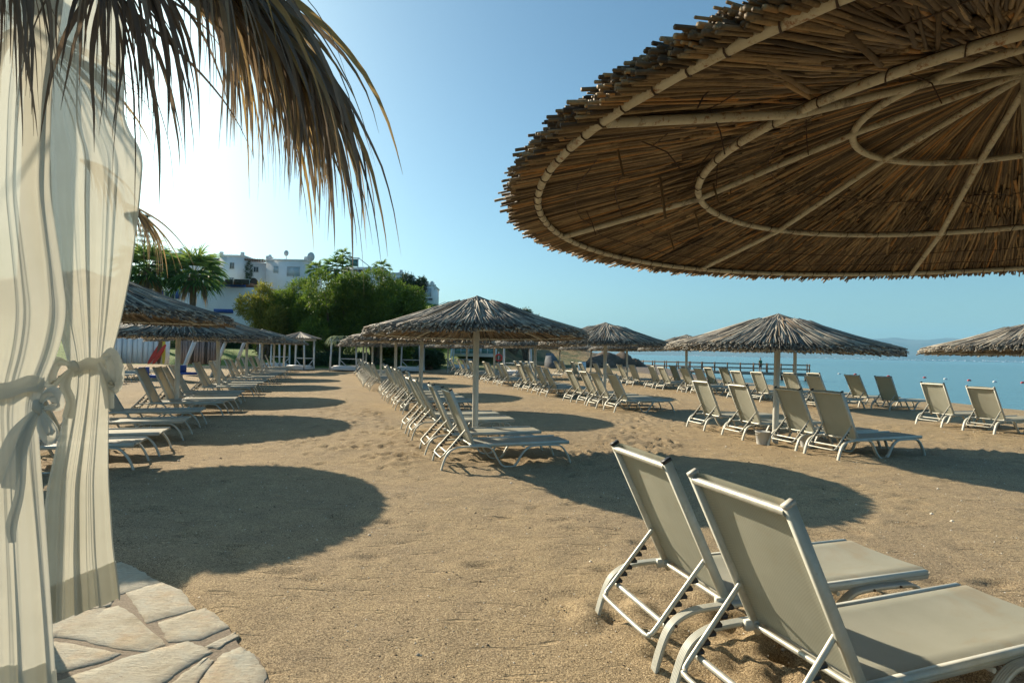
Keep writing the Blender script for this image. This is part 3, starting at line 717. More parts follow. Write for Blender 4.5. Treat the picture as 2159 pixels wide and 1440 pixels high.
CB = empty('curtained_cabana', (-3.3, 1.9, 0), 0, 'near cabana corner with dry palm frond roof above the curtains', 'cabana')
def rel(o): o.location = Vector(o.location) - Vector((-3.3, 1.9, 0)); return o
for (x, y) in ((-2.80, 3.3), (-4.4, 3.15), (-4.4, .5), (-1.95, .3)):
    m = MB(); m.box((x, y, 1.81), (.09, .09, 3.62)); rel(m.build('post', WWOOD, CB))
for (a, b_) in (((-4.5, 3.15, 3.66), (-1.75, 3.15, 3.66)), ((-4.5, .5, 3.66), (-1.6, .3, 3.66)), ((-4.4, .2, 3.76), (-4.4, 3.4, 3.76)), ((-2.2, .1, 3.76), (-2.2, 3.4, 3.76))):
    m = MB(); m.bar(a, b_, .08, .1); rel(m.build('roof_beam', WWOOD, CB))
def leaflet(m, p, d, L, wd, droop, tone, curl=0., n=13):
    p = np.array(p, float); d = np.array(d, float); d /= np.linalg.norm(d); pts = [p.copy()]; v = d.copy(); st = L / n
    side0 = np.cross(v, (0, 0, 1.)); sw = rng.normal(0, .05, 3)
    for i in range(n):
        t = (i + 1) / n
        v = v + np.array((0, 0, -1.)) * droop * (.30 + t * t) * .42 * 11 / n + sw * .35 + rng.normal(0, .03, 3); v /= np.linalg.norm(v); p = p + v * st; pts.append(p.copy())
    P = np.array(pts); T = np.gradient(P, axis=0); T /= np.linalg.norm(T, axis=1)[:, None]
    A = np.cross(T, (math.cos(curl), math.sin(curl), .35)); A /= np.linalg.norm(A, axis=1)[:, None] + 1e-9
    B = np.cross(T, A); t = np.linspace(0, 1, n + 1)
    W = wd * np.minimum(1, .55 + t * 3) * (1 - t ** 1.7) + .0008
    V = np.stack([P - A * W[:, None] / 2 + B * W[:, None] * .22, P, P + A * W[:, None] / 2 + B * W[:, None] * .22], 1)
    m.grid(V, tone)
def fan(name, o, d, n, spread, L, wd, droop, parent, tilt=0., tones=(0, 1), split=True, petiole=True):
    m = MB(); o = np.array(o, float); d = np.array(d, float); d /= np.linalg.norm(d)
    s_ = np.cross(d, (0, 0, 1.)); s_ /= np.linalg.norm(s_); nn = np.cross(s_, d)
    for i in range(n):
        a = (i / (n - 1) - .5) * 2 * spread + random.gauss(0, .03); b_ = min(.12, random.gauss(tilt, .08))
        v = d * math.cos(a) + s_ * math.sin(a) + nn * b_
        l = L * (1 - .25 * abs(a) / spread) * random.uniform(.72, 1.1)
        leaflet(m, o + v * .02, v, l, wd * random.uniform(.7, 1.2), droop * random.uniform(.6, 1.5), random.uniform(*tones), random.uniform(0, 3.1))
        if split and random.random() < .6: leaflet(m, o + v * .02, v + np.array((random.gauss(0, .06), random.gauss(0, .06), 0)), l * random.uniform(.5, .95), wd * .5, droop * random.uniform(1, 2), random.uniform(*tones), random.uniform(0, 3.1))
    if petiole and o[1] < 3.5 and o[0] > -4: m.tube([o - d * .5, o], [.012, .009], 6, tone=.8)
    ob = m.build(name, DRYLEAF, parent); return ob
FR = [  # origin, direction, leaflets, spread, length, width, droop, tones
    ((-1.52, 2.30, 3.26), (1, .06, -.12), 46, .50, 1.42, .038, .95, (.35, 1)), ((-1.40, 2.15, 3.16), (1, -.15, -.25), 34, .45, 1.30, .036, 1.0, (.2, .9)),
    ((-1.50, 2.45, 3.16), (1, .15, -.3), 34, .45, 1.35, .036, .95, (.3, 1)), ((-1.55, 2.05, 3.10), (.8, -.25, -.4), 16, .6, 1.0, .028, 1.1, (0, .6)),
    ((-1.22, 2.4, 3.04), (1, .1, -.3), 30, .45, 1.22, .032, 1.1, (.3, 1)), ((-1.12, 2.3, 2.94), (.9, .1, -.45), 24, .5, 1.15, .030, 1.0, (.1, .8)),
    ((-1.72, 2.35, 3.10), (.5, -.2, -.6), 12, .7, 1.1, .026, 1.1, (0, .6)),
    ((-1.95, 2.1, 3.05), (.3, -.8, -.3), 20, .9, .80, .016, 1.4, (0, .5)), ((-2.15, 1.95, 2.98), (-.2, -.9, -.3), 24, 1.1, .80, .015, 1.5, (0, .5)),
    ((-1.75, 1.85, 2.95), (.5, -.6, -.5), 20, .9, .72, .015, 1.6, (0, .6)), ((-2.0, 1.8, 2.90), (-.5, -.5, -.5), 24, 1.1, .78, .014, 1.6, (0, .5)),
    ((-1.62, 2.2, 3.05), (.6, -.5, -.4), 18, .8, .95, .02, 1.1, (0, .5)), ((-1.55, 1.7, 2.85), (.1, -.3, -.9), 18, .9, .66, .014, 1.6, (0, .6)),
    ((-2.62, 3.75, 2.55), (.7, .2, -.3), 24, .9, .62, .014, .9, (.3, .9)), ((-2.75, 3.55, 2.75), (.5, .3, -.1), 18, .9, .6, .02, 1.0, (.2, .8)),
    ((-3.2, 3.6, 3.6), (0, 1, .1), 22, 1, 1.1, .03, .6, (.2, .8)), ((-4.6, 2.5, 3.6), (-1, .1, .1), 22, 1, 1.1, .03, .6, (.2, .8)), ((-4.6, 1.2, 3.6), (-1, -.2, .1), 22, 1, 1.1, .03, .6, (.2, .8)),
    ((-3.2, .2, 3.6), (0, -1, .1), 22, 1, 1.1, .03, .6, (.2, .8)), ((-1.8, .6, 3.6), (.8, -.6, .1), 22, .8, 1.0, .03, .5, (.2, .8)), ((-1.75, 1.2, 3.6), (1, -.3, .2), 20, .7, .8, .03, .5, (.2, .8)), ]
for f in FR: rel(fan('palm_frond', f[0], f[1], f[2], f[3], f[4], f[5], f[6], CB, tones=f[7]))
m = MB()
for i in range(46):
    a = random.uniform(0, 6.28); x, y = random.uniform(-4.5, -1.7), random.uniform(.1, 3.4)
    for k in range(9): leaflet(m, (x, y, 3.84 + random.uniform(0, .06)), (math.cos(a + k * .12), math.sin(a + k * .12), .02), .8, .05, .02, random.random(), 1.57, 4)
rel(m.build('roof_thatch', DRYLEAF, CB))

def curtain(name, Y0, st, amp, freq, label, seed, hem=None):
    """st: (pixel row, left column, right column, fold depth factor, depth shift)"""
    nv, nu = 150, 170; rows = np.linspace(0, 1, nv); st = np.array(st, float)
    py = st[0, 0] + (st[-1, 0] - st[0, 0]) * rows
    L = np.interp(py, st[:, 0], st[:, 1]); Rr = np.interp(py, st[:, 0], st[:, 2]); am = np.interp(py, st[:, 0], st[:, 3]); sh = np.interp(py, st[:, 0], st[:, 4])
    ker = np.ones(7) / 7; L = np.convolve(np.pad(L, 3, 'edge'), ker, 'valid'); Rr = np.convolve(np.pad(Rr, 3, 'edge'), ker, 'valid')
    u = np.linspace(0, 1, nu); rs = np.random.default_rng(seed)
    G = np.zeros((nv, nu, 3)); k1 = rs.uniform(0, 6.28, 6)
    for i in range(nv):
        t = rows[i]; uu = u + .012 * np.sin(u * 9 + t * 3 + k1[0]) + .02 * math.sin(t * 5) * np.sin(u * 4 + k1[5])
        f = np.sin(uu * freq * 6.283 + k1[1] + .9 * math.sin(t * 2.3)) + .45 * np.sin(uu * freq * 1.73 * 6.283 + k1[2] + t * 1.6) + .16 * np.sin(uu * freq * 3.1 * 6.283 + k1[3] - t) + .07 * np.sin(uu * freq * 6.3 * 6.283 + k1[4] + 2 * t) * (1 + 1.5 * (1 - am[i])) + .35 * np.sin(uu * freq * .47 * 6.283 + k1[4])
        f2 = np.cos(uu * freq * 6.283 + k1[1] + .9 * math.sin(t * 2.3))
        y = Y0 + sh[i] + amp * am[i] * f
        pxx = L[i] + (Rr[i] - L[i]) * u; yy = py[i] + (hem(u) if hem else 0) * ss(t, .55, 1)
        for j in range(nu):
            x, _, z = px2(pxx[j], yy[j] if np.ndim(yy) else yy, Y0)
            G[i, j] = (x + .2 * amp * am[i] * f2[j] * (.15 + math.sin(u[j] * 3.14)) * .5, y[j], z)
    m = MB(); m.grid(G); m.grid(G[-10:] + np.array((0, .004, 0)))
    t = empty('curtain', (float(G[-1, :, 0].mean()), Y0, 0), 0, label, 'curtain', None); o = m.build('cloth', CURTAIN, t, True); o.location = -t.location
    return t, G
def ribbon(m, P, wd, up=(0, 0, 1.), tw=0.):
    P = smooth_path(P, 6); T = np.gradient(P, axis=0); T /= np.linalg.norm(T, axis=1)[:, None]; A = np.cross(T, up); A /= np.linalg.norm(A, axis=1)[:, None] + 1e-9
    B = np.cross(T, A); n = len(P); W = np.interp(np.linspace(0, 1, n), np.linspace(0, 1, len(wd)), wd) * .78
    cols = np.linspace(-.5, .5, 7); ph = np.linspace(0, tw, n)
    V = np.stack([P + (A * np.cos(ph)[:, None] + B * np.sin(ph)[:, None]) * (W * c)[:, None] + B * (.012 * math.sin(c * 11)) * np.minimum(1, W / .05)[:, None] for c in cols], 1)
    m.grid(V)
def tie(parent, G, i, Y0, kpx, drops, side):
    m = MB(); row = G[i]; x0, x1 = row[:, 0].min(), row[:, 0].max(); z = row[:, 2].mean(); yc = row[:, 1].mean(); rx = (x1 - x0) / 2 + .004; ry = (row[:, 1].max() - row[:, 1].min()) / 2 + .012
    a = np.linspace(0, 2 * math.pi, 49)[:-1]; zs = np.linspace(-.030, .030, 7)
    V = np.array([[((x0 + x1) / 2 + (rx + .006 * math.sin(k * 2)) * math.cos(q), yc + ry * math.sin(q), z + side * .35 * rx * math.cos(q) * .6 + zz + .006 * math.sin(q * 7 + k)) for q in a] for k, zz in enumerate(zs)])
    m.grid(V, .5, True)
    o = m.build('tie_band', CURTAIN, parent, True); o.location = -parent.location
    kx, ky, kz = kpx; b_ = MB()
    b_.tube([(kx - .012, ky, kz + .022), (kx, ky - .008, kz), (kx + .012, ky, kz - .022)], [.012, .020, .012], 10)
    for (pts, wd) in drops: ribbon(b_, [np.array(kpx) + np.array(p) for p in pts], wd, (0.2, 1., .1))
    o = b_.build('bow', CURTAIN, parent, True); o.location = -parent.location
ct, G = curtain('right', 2.86, [(-60, 60, 262, .7, 0), (150, 55, 262, .8, 0), (262, 52, 262, .9, 0), (285, 50, 280, 1, 0), (325, 50, 304, 1, 0), (420, 55, 297, 1, 0), (560, 80, 281, .8, 0), (680, 118, 256, .5, 0), (750, 142, 237, .28, 0), (790, 148, 232, .25, 0), (850, 138, 230, .35, 0), (1000, 100, 229, .6, 0), (1150, 90, 238, .8, 0), (1265, 84, 253, .9, 0)], .026, 3.9,
                'sheer cream curtain tied at its waist, right of the pair', 4, lambda u: 62 * (1 - u) ** 1.2)
i = int((768 + 60) / (1325) * 149)
tie(ct, G, i, 2.86, px2(158, 772, 2.78), [([(0, 0, 0), (-.07, -.02, .02), (-.10, -.03, -.04), (-.09, -.02, -.09), (-.02, 0, -.01)], (.02, .07, .09, .07, .02)), ([(0, 0, 0), (-.03, -.02, -.09), (.0, -.02, -.17), (-.01, -.02, -.25)], (.02, .06, .055, .07)),
    ([(.13, 0, .05), (.19, -.03, .06), (.22, -.03, -.02), (.21, -.03, -.10), (.15, -.01, -.02)], (.03, .09, .11, .08, .02)), ([(.13, -.02, .02), (.18, -.03, -.08), (.19, -.02, -.20)], (.03, .07, .05))], 1)
ct2, G2 = curtain('left', 2.1, [(-60, -190, 150, 1, 0), (0, -190, 146, 1, 0), (200, -190, 118, 1, 0), (400, -190, 112, 1, 0), (560, -180, 135, .9, 0), (660, -170, 146, .7, 0), (740, -160, 128, .55, 0), (810, -150, 95, .4, 0), (860, -145, 80, .35, 0), (930, -150, 86, .45, 0), (1100, -170, 102, .7, 0), (1300, -185, 119, .9, 0), (1500, -200, 134, 1, 0)], .024, 4.4,
                  'sheer cream curtain tied at its waist, left edge of the view', 9)
i2 = int((835 + 60) / 1560 * 149)
tie(ct2, G2, i2, 2.1, px2(84, 858, 2.0), [([(0, 0, 0), (.03, -.02, .04), (.07, -.03, .05), (.085, -.03, .01), (.02, -.01, -.005)], (.015, .05, .06, .05, .015)), ([(0, 0, 0), (.03, -.02, -.06), (.065, -.03, -.10), (.075, -.03, -.07), (.01, -.01, 0)], (.015, .06, .07, .05, .015)),
    ([(0, 0, 0), (-.05, -.02, -.10), (-.08, -.03, -.20), (-.10, -.03, -.27)], (.02, .10, .12, .13)), ([(0, -.01, 0), (-.03, -.03, -.12), (-.025, -.04, -.28), (-.05, -.04, -.40), (-.045, -.04, -.46)], (.02, .05, .035, .045, .03))], 1)

# ------------------------------------------------------------------ far cabanas, hut, pier
def at_px(px, Y): return (px - 1079.5) / 1200 * Y
def cabana(px0, px1, Y, label, roof='palm', h=2.15, dep=2.0, rails=True, z0=0.):
    x0, x1 = at_px(px0, Y), at_px(px1, Y); t = empty('daybed_cabana', ((x0 + x1) / 2, Y, z0), 0, label, 'cabana', 'white timber cabanas at the far end of the beach'); hw = (x1 - x0) / 2
    m = MB(); m.box((0, dep / 2, .16), (2 * hw + .1, dep + .1, .2)); m.build('platform', WWOOD, t)
    m = MB(); m.box((0, dep / 2, .31), (2 * hw - .25, dep - .25, .12)); m.build('mattress', WHITEP, t)
    for sx in (-1, 1):
        for y in (0, dep):
            m = MB(); m.bar((sx * hw * (1.06 if y == 0 else 1), y, -.2), (sx * hw * .94, y, h), .1, .1); m.build('post', WWOOD, t)
    m = MB()
    for y in (0, dep): m.bar((-hw - .1, y, h), (hw + .1, y, h), .06, .1)
    for sx in (-1, 1): m.bar((sx * hw, -.1, h + .08), (sx * hw, dep + .1, h + .08), .06, .08)
    m.build('roof_frame', WWOOD, t)
    if rails:
        m = MB(); y = dep
        m.bar((-hw, y, .85), (hw, y, .85), .04, .06); m.bar((-hw, y, .82), (-hw * .35, y, .28), .04, .05); m.bar((hw, y, .82), (hw * .35, y, .28), .04, .05)
        m.build('brace', WWOOD, t)
    if roof == 'palm':
        for k in range(12):
            a = k * math.pi / 6; m = MB(); o = (math.cos(a) * hw * .9, dep / 2 + math.sin(a) * dep * .45, h + .32)
            for j in range(15):
                b_ = a + (j - 7) * .13; leaflet(m, o, (math.cos(b_), math.sin(b_), .15), random.uniform(.9, 1.35), .085, .9, random.random(), random.uniform(0, 3), 7)
            m.build('palm_frond', DRYGREEN, t)
        m = MB(); m.box((0, dep / 2, h + .2), (2 * hw, dep, .12)); m.build('roof_board', DARK, t)
    else:
        m = MB(); c = np.array([(-hw - .35, -.4, h + .1), (hw + .35, -.4, h + .1), (hw + .35, dep + .4, h + .1), (-hw - .35, dep + .4, h + .1)]); pk = np.array((0, dep / 2, h + .5))
        for k in range(4):
            a, b_ = c[k], c[(k + 1) % 4]
            for j in range(60):
                p = a + (b_ - a) * (j + .5) / 60; q = pk + (p - pk) * .05; e = p + (p - pk) * random.uniform(0, .06) + (0, 0, random.uniform(-.02, .04))
                m.tube([q + (0, 0, random.uniform(0, .05)), e], .03, 4, tone=random.random())
        m.build('reed_roof', REED_F, t)
    return t
DRYGREEN = mat('fading_palm_leaf', m_leaf((.08, .11, .06), (.20, .25, .16), (.36, .42, .28), .3))
cabana(698, 752, 40, 'white daybed cabana with drooping palm frond roof, left of the lounger row')
cabana(835, 886, 41, 'white daybed cabana with X rails between the two middle umbrella poles')
cabana(600, 642, 39, 'white timber cabana under a reed roof at end of left row', 'reed')
cabana(548, 590, 43, 'white timber cabana half hidden behind the left umbrella row', 'reed')
cabana(1062, 1121, 37, 'white timber cabana behind the right edge of the centre umbrella', 'reed')
cabana(951, 1003, 50, 'white timber cabana farthest away, behind the centre umbrella pole', 'reed')
SLP = [(393, 762, 412, 715, 26, 'left'), (458, 764, 477, 718, 29, 'middle'), (500, 762, 516, 718, 32, 'right')]
for (a, b_, c_, d_, Y, nm) in SLP:
    p = px2(a, b_, Y); q = px2(c_, d_, Y); lo = np.array((p[0], Y, p[2])); hi_ = np.array((q[0], Y, q[2])); dr = hi_ - lo
    s0 = (0. - lo[2]) / dr[2]; f = lo + dr * s0; g_ = lo + dr * 1.12; m = MB(); m.bar(f, g_, .13, .13)
    m.bar((g_[0], Y, g_[2] - .08), (g_[0] + .5, Y, g_[2] - .08), .1, .1)
    tag(m.build('leaning_post', WWOOD), f'{nm} one of three leaning white timber props behind the left umbrellas', 'post', 'leaning white props')

def house(name, px0, px1, ytop, ybot, Y, label, cat='house', wall=WALL, dep=7., wins=(), extras=(), cap=True):
    """front face seen between the two columns; wins: (px0, px1, y0, y1, kind)"""
    x0, x1 = px2(px0, ytop, Y)[0], px2(px1, ytop, Y)[0]; zt = px2((px0 + px1) / 2, ytop, Y)[2]; zb = px2((px0 + px1) / 2, ybot, Y)[2]
    t = empty(name, ((x0 + x1) / 2, Y, zb), 0, label, cat); m = MB(); W = x1 - x0; H = zt - zb
    m.box((0, dep / 2, H / 2), (W, dep, H)); m.build('wall', wall, t)
    if cap:
        m = MB()
        for (a, b_) in (((-W / 2, 0), (W / 2, 0)), ((W / 2, 0), (W / 2, dep)), ((-W / 2, dep), (-W / 2, 0))):
            m.bar((a[0], a[1], H + .12), (b_[0], b_[1], H + .12), .22, .24)
        for sx in (-1, 1): m.box((sx * (W / 2 - .2), .1, H + .42), (.42, .4, .5))
        m.build('parapet', wall, t)
    ox, oz = (x0 + x1) / 2, zb
    for (a, b_, c_, d_, kind) in wins:
        wx0, wx1 = px2(a, c_, Y)[0] - ox, px2(b_, c_, Y)[0] - ox; wz1, wz0 = px2((a + b_) / 2, c_, Y)[2] - oz, px2((a + b_) / 2, d_, Y)[2] - oz
        cx, cz, ww_, hh = (wx0 + wx1) / 2, (wz0 + wz1) / 2, wx1 - wx0, wz1 - wz0
        if kind == 'arch':
            m = MB(); an = np.linspace(0, math.pi, 13); V = [(cx + ww_ / 2 * math.cos(q), -.03, wz0 + hh * math.sin(q)) for q in an] + [(cx, -.03, wz0)]
            m.add(V, [(i, i + 1, 13) for i in range(12)]); m.build('arch_shade_panel', DARK, t); continue  # flat dark panel on the wall, the arch's shade put into its colour
        if kind == 'balcony':
            m = MB(); m.box((cx, -.4, cz), (ww_, .8, hh)); m.build('balcony', wall, t); continue
        if kind == 'shutter':
            m = MB(); m.box((cx, -.05, cz), (ww_, .08, hh)); m.build('shutter', BLUE, t); continue
        if kind == 'band':
            m = MB(); m.box((cx, -.08, cz), (ww_, .2, hh)); m.build('blue_band', BLUE, t); continue
        if kind == 'tiles':
            m = MB(); m.box((cx, dep / 2 - .3, cz), (ww_, dep + .8, hh)); m.build('roof_edge', TERRA, t); continue
        f = MB()
        for (p, q) in (((wx0, wz0), (wx1, wz0)), ((wx0, wz1), (wx1, wz1)), ((wx0, wz0), (wx0, wz1)), ((wx1, wz0), (wx1, wz1)), ((cx, wz0), (cx, wz1))): f.bar((p[0], -.04, p[1]), (q[0], -.04, q[1]), .09, .09)
        fo = f.build('window', FRAMEM, t); m = MB(); m.box((cx, -.02, cz), (ww_, .06, hh)); m.build('pane', {'glass': GLASS, 'grey': SHUT, 'green': GLASSG, 'dark': DARK}[kind], fo)
    for (px, yt, yb) in extras:                     # chimneys
        a = px2(px, yt, Y); b_ = px2(px, yb, Y); cx = a[0] - ox; z1, z0_ = a[2] - oz, b_[2] - oz; m = MB(); m.box((cx, 1.2, (z0_ + z1) / 2 - .2), (.62, .62, z1 - z0_)); m.box((cx, 1.2, z1 - .22), (.8, .8, .12)); m.box((cx, 1.2, z1), (.34, .34, .32)); m.build('chimney', wall, t)
    return t
house('white_house', 463, 513, 541, 620, 84, 'white cube house left of the vine, one upper window', wins=[(485, 494, 554, 567, 'glass'), (484, 493, 586, 597, 'dark')])
house('white_house', 514, 561, 554, 620, 86, 'white house with pergola, arch and dark vine between two taller houses', wins=[(535, 545, 563, 574, 'glass'), (524, 545, 586, 600, 'arch'), (515, 522, 551, 590, 'dark')], cap=False)
house('white_house', 561, 647, 550, 640, 85, 'wide white house with chimney and large grey shutter above the trees', wins=[(577, 586, 562, 575, 'grey'), (606, 632, 563, 582, 'grey')], extras=[(562, 537, 552)])
house('white_house', 320, 398, 537, 640, 95, 'long white house behind the palms with small roof chimneys', wins=[(372, 384, 556, 566, 'glass'), (344, 356, 556, 566, 'grey')], extras=[(340, 523, 538), (373, 523, 538)])
house('white_house', 430, 466, 552, 640, 92, 'white house with dark roof terrace and yellow balcony behind palm', wins=[(436, 465, 545, 551, 'dark'), (440, 462, 560, 576, 'dark')], wall=WALLC)
house('white_house', 724, 796, 563, 640, 95, 'white house with glass roof stair on the hilltop', wins=[(745, 765, 568, 574, 'dark')], cap=False)
house('white_house', 806, 848, 578, 640, 88, 'white house with grey shutter and right chimney above the treetop', wins=[(820, 840, 586, 602, 'grey')], extras=[(843, 570, 580)])
house('white_house', 872, 913, 602, 650, 86, 'lowest white house, right end of the hill row beside dark pine', wins=[(889, 909, 608, 625, 'grey'), (893, 912, 629, 633, 'dark')], extras=[(868, 580, 600), (889, 597, 604), (911, 596, 606)])
house('beach_hotel', 300, 548, 604, 760, 66, 'low white hotel block with blue trim and blue shutters behind palms', cat='building', dep=12, cap=False,
      wins=[(456, 518, 600, 605, 'band'), (455, 520, 594, 599, 'tiles'), (452, 492, 652, 660, 'band'), (338, 346, 612, 630, 'shutter'), (371, 379, 610, 630, 'shutter'), (348, 369, 614, 634, 'glass'), (318, 330, 612, 620, 'glass')])
house('glass_pavilion', 952, 1044, 731, 752, 62, 'low white framed glass pavilion seen under the centre umbrella', cat='building', dep=8, cap=False,
      wins=[(958, 986, 734, 746, 'green'), (989, 1012, 734, 746, 'green'), (1015, 1041, 734, 746, 'green')])
house('lower_villa', 905, 952, 648, 690, 80, 'grey roofed villa on the slope right of the trees', cat='house', cap=False, wall=CONC)
house('white_hut', 150, 348, 708, 766, 27, 'white boarded hut behind the left umbrellas', cat='hut', dep=.4, cap=False)
house('brown_shed', 375, 457, 716, 768, 31, 'dull brown boarded shed between two white umbrella poles', cat='shed', wall=PLUM, dep=.5, cap=False)
for (px0, px1, yt, yb, Y, M_, k_) in ((150, 348, 709, 766, 27, WHITEP, 18), (375, 457, 717, 768, 31, PLUM, 14)):
    hut = [o for o in bpy.data.objects if o.name.split('.')[0] == ('white_hut' if Y == 27 else 'brown_shed')][0]
    for i in range(k_):
        a = px2(px0 + (px1 - px0) * (i + .5) / k_, yt, Y); zb = hut.location.z; wd_ = (px1 - px0) / 1200 * Y / k_ * .82
        m = MB(); m.box((a[0] - hut.location.x, -.05 - .03 * (i % 2), (a[2] - zb) / 2), (wd_, .05, (a[2] - zb) * random.uniform(.93, 1.0))); m.build('board', M_ if i % 5 else (WWOOD if Y == 27 else DARK), hut)
# roof-top stair box, pergola, aerials, air conditioners
t = empty('roof_stair', px2(752, 563, 94), 0, 'glass sided stair hatch on the hilltop roof', 'stair hatch')
m = MB(); m.bar((-1.1, 0, 0), (-1.1, 0, 1.4), .12, .12); m.bar((.2, 0, 0), (.2, 0, 1.4), .12, .12); m.bar((-1.3, 0, 1.45), (.4, 0, 1.45), .3, .15); m.bar((.4, 0, 1.4), (2.2, 0, .05), .2, .12); m.build('frame', FRAMEM, t)
m = MB(); m.box((-.45, .1, .7), (1.2, .04, 1.2)); m.build('pane', GLASSG, t)
t = empty('roof_pergola', px2(536, 554, 85), 0, 'dark timber pergola on the house terrace', 'pergola'); m = MB()
m.bar((-1.9, -.6, .3), (1.6, -.6, .3), .1, .14); m.bar((-1.9, .9, .3), (1.6, .9, .3), .1, .14)
for k in range(10): m.bar((-1.8 + k * .37, -.9, .42), (-1.8 + k * .37, 1.1, .42), .07, .1)
m.build('beams', WOOD, t)
AC = [(483, 594, 'left'), (502, 594, 'middle'), (517, 594, 'right')]
for (px, y, nm) in AC:
    t = empty('air_conditioner', px2(px, 600, 64.5), 0, f'{nm} air conditioning unit on the hotel roof edge', 'air conditioner', 'roof air conditioners')
    m = MB(); m.box((0, 0, .3), (.8 if nm != 'right' else .9, .35, .5)); m.build('casing', DARK, t); m = MB(); m.box((0, 0, .58), (.95, .5, .06)); m.bar((.44, 0, 0), (.44, 0, .6), .05, .05); m.build('frame', WWOOD, t)
for (px, y, Y, lab) in ((603, 548, 85.5, 'small dish on the wide white house roof'), (655, 556, 84, 'larger satellite dish right of the wide white house')):
    t = empty('satellite_dish', px2(px, y, Y), 0, lab, 'satellite dish'); s_ = .45 if px < 640 else .7; m = MB()
    an = np.arange(16) * 6.283 / 16; m.grid(np.array([[(s_ * r * math.cos(q) * .8, -.3 * s_ * (1 - r * r), 1.0 + s_ * r * math.sin(q)) for q in an] for r in (.02, .4, .75, 1)]), .5, True); m.build('dish', FRAMEM, t)
    m = MB(); m.tube([(0, .05, -1), (0, .05, 1)], .05, 6); m.build('mast', FRAMEM, t)

# red and yellow boards against the hut, blue lounger cushions
def board(px, y0, y1, Y, wd, M_, lab, lean=.6):
    a = px2(px, y1, Y); z1 = px2(px, y0, Y)[2]; H = z1 - a[2]; an = np.linspace(0, 6.283, 25)[:-1]; m = MB()
    ringz = [[(wd / 2 * math.cos(q) + lean * (H / 2 + H / 2 * math.sin(q)), dy, H / 2 + H / 2 * math.sin(q)) for q in an] for dy in (-.04, .04)]
    m.grid(np.array(ringz), .5, True)
    for k in (0, 1): m.add(ringz[k], [tuple(range(24))])
    o = m.build('paddle_board', M_); o.location = a; tag(o, lab, 'board', 'boards leaning on the hut')
board(312, 714, 768, 26.6, .2, RED, 'long red board leaning on the white hut'); board(322, 726, 768, 26.3, .18, RED, 'shorter red board right of the long red one')
board(334, 714, 768, 26.5, .18, WOOD, 'brown board right of the red boards', .05); board(344, 712, 768, 26.4, .12, YEL, 'narrow yellow board at the right corner of the hut', 0)
for (px, Y, lab) in ((322, 22, 'left one of two blue cushions behind left row loungers'), (400, 25, 'right one of two blue cushions behind left row loungers')):
    a = px2(px, 795, Y); m = MB(); m.box((a[0], Y, .37), (.7, .5, .10)); m.box((a[0] - .35, Y, .55), (.10, .5, .35)); tag(m.build('blue_cushion', BLUEF), lab, 'cushion')
# life ring stand, pale bin, concrete ramp
t = empty('life_ring_stand', (at_px(1052, 44), 44, 0), 0, 'red life ring on a white post near the glass pavilion', 'life ring')
m = MB(); m.tube([(0, .1, 0), (0, .1, 1.6)], .04, 8); m.build('post', WWOOD, t); m = MB(); a = np.arange(20) * 6.283 / 20; m.tube(np.stack([.24 * np.cos(a), 0 * a, 1.15 + .24 * np.sin(a)], -1), .07, 8, True); m.build('ring', RED, t, True)
t = empty('folding_sign', (at_px(1228, 48), 48, -.02), 0, 'pale blue folding board standing on the far sand', 'sign'); m = MB(); m.bar((-.3, -.2, 0), (-.3, 0, .9), .05, .05); m.bar((.3, -.2, 0), (.3, 0, .9), .05, .05); m.bar((0, -.16, .15), (0, 0, .9), .56, .03, up=(0, 1, 0)); m.build('panel', LBLUE, t)
m = MB(); P = [px2(1148, 764, 58), px2(1180, 766, 57), px2(1166, 745, 70), px2(1152, 744, 72)]; P = np.array(P); m.add(np.vstack([P, P - (0, 0, .5)]), [(0, 1, 2, 3), (0, 4, 5, 1), (1, 5, 6, 2), (3, 2, 6, 7), (0, 3, 7, 4)])
tag(m.build('concrete_ramp', CONC), 'grey ramp climbing the headland', kind='structure')

# pier
def pier():
    A = np.array((16.0, 78.0)); B = np.array((36.6, 70.0)); d = B - A; L = np.linalg.norm(d); d /= L; zd = -.22
    t = empty('pier', (A[0], A[1], SEA), math.atan2(d[1], d[0]), 'long timber pier with brown railings running out to sea', 'pier'); z = zd - SEA; W = 2.4
    m = MB(); m.box((L / 2, 0, z - .1), (L, W, .12))
    for s_ in (-1, 1): m.bar((0, s_ * W / 2, z - .22), (L, s_ * W / 2, z - .22), .12, .3)
    m.build('deck', DECK, t)
    for k in range(7):
        for s_ in (-1, 1):
            x = 5.5 + k * (L - 5.8) / 6; m = MB(); m.tube([(x, s_ * 1.05, -1.5), (x, s_ * 1.05, z - .1)], .11, 8); m.build('pile', WOOD, t)
    n = 15
    for s_ in (-1, 1):
        for k in range(n):
            x = .3 + k * (L - .4) / (n - 1); m = MB(); m.box((x, s_ * 1.15, z + .52), (.13, .13, 1.15)); m.build('railing_post', WOOD, t)
        for h in (.42, .95):
            m = MB(); m.bar((0, s_ * 1.15, z + h), (L, s_ * 1.15, z + h), .06, .12); m.build('rail', WOOD, t)
    m = MB()
    for h in (.42, .95): m.bar((L, -1.15, z + h), (L, 1.15, z + h), .06, .12)
    m.build('end_rail', WOOD, t); return t, A, d, zd
PT, PA, PD, PZ = pier()

t = empty('shore_fence', (at_px(1284, 70), 70, -.2), .04, 'short brown timber fence on the rocks before the pier', 'fence')
for k in range(4): m = MB(); m.box((k * 1.15, 0, .55), (.14, .14, 1.1)); m.build('post', WOOD, t)
for h in (.45, .95): m = MB(); m.bar((0, 0, h), (3.45, 0, h), .06, .13); m.build('rail', WOOD, t)

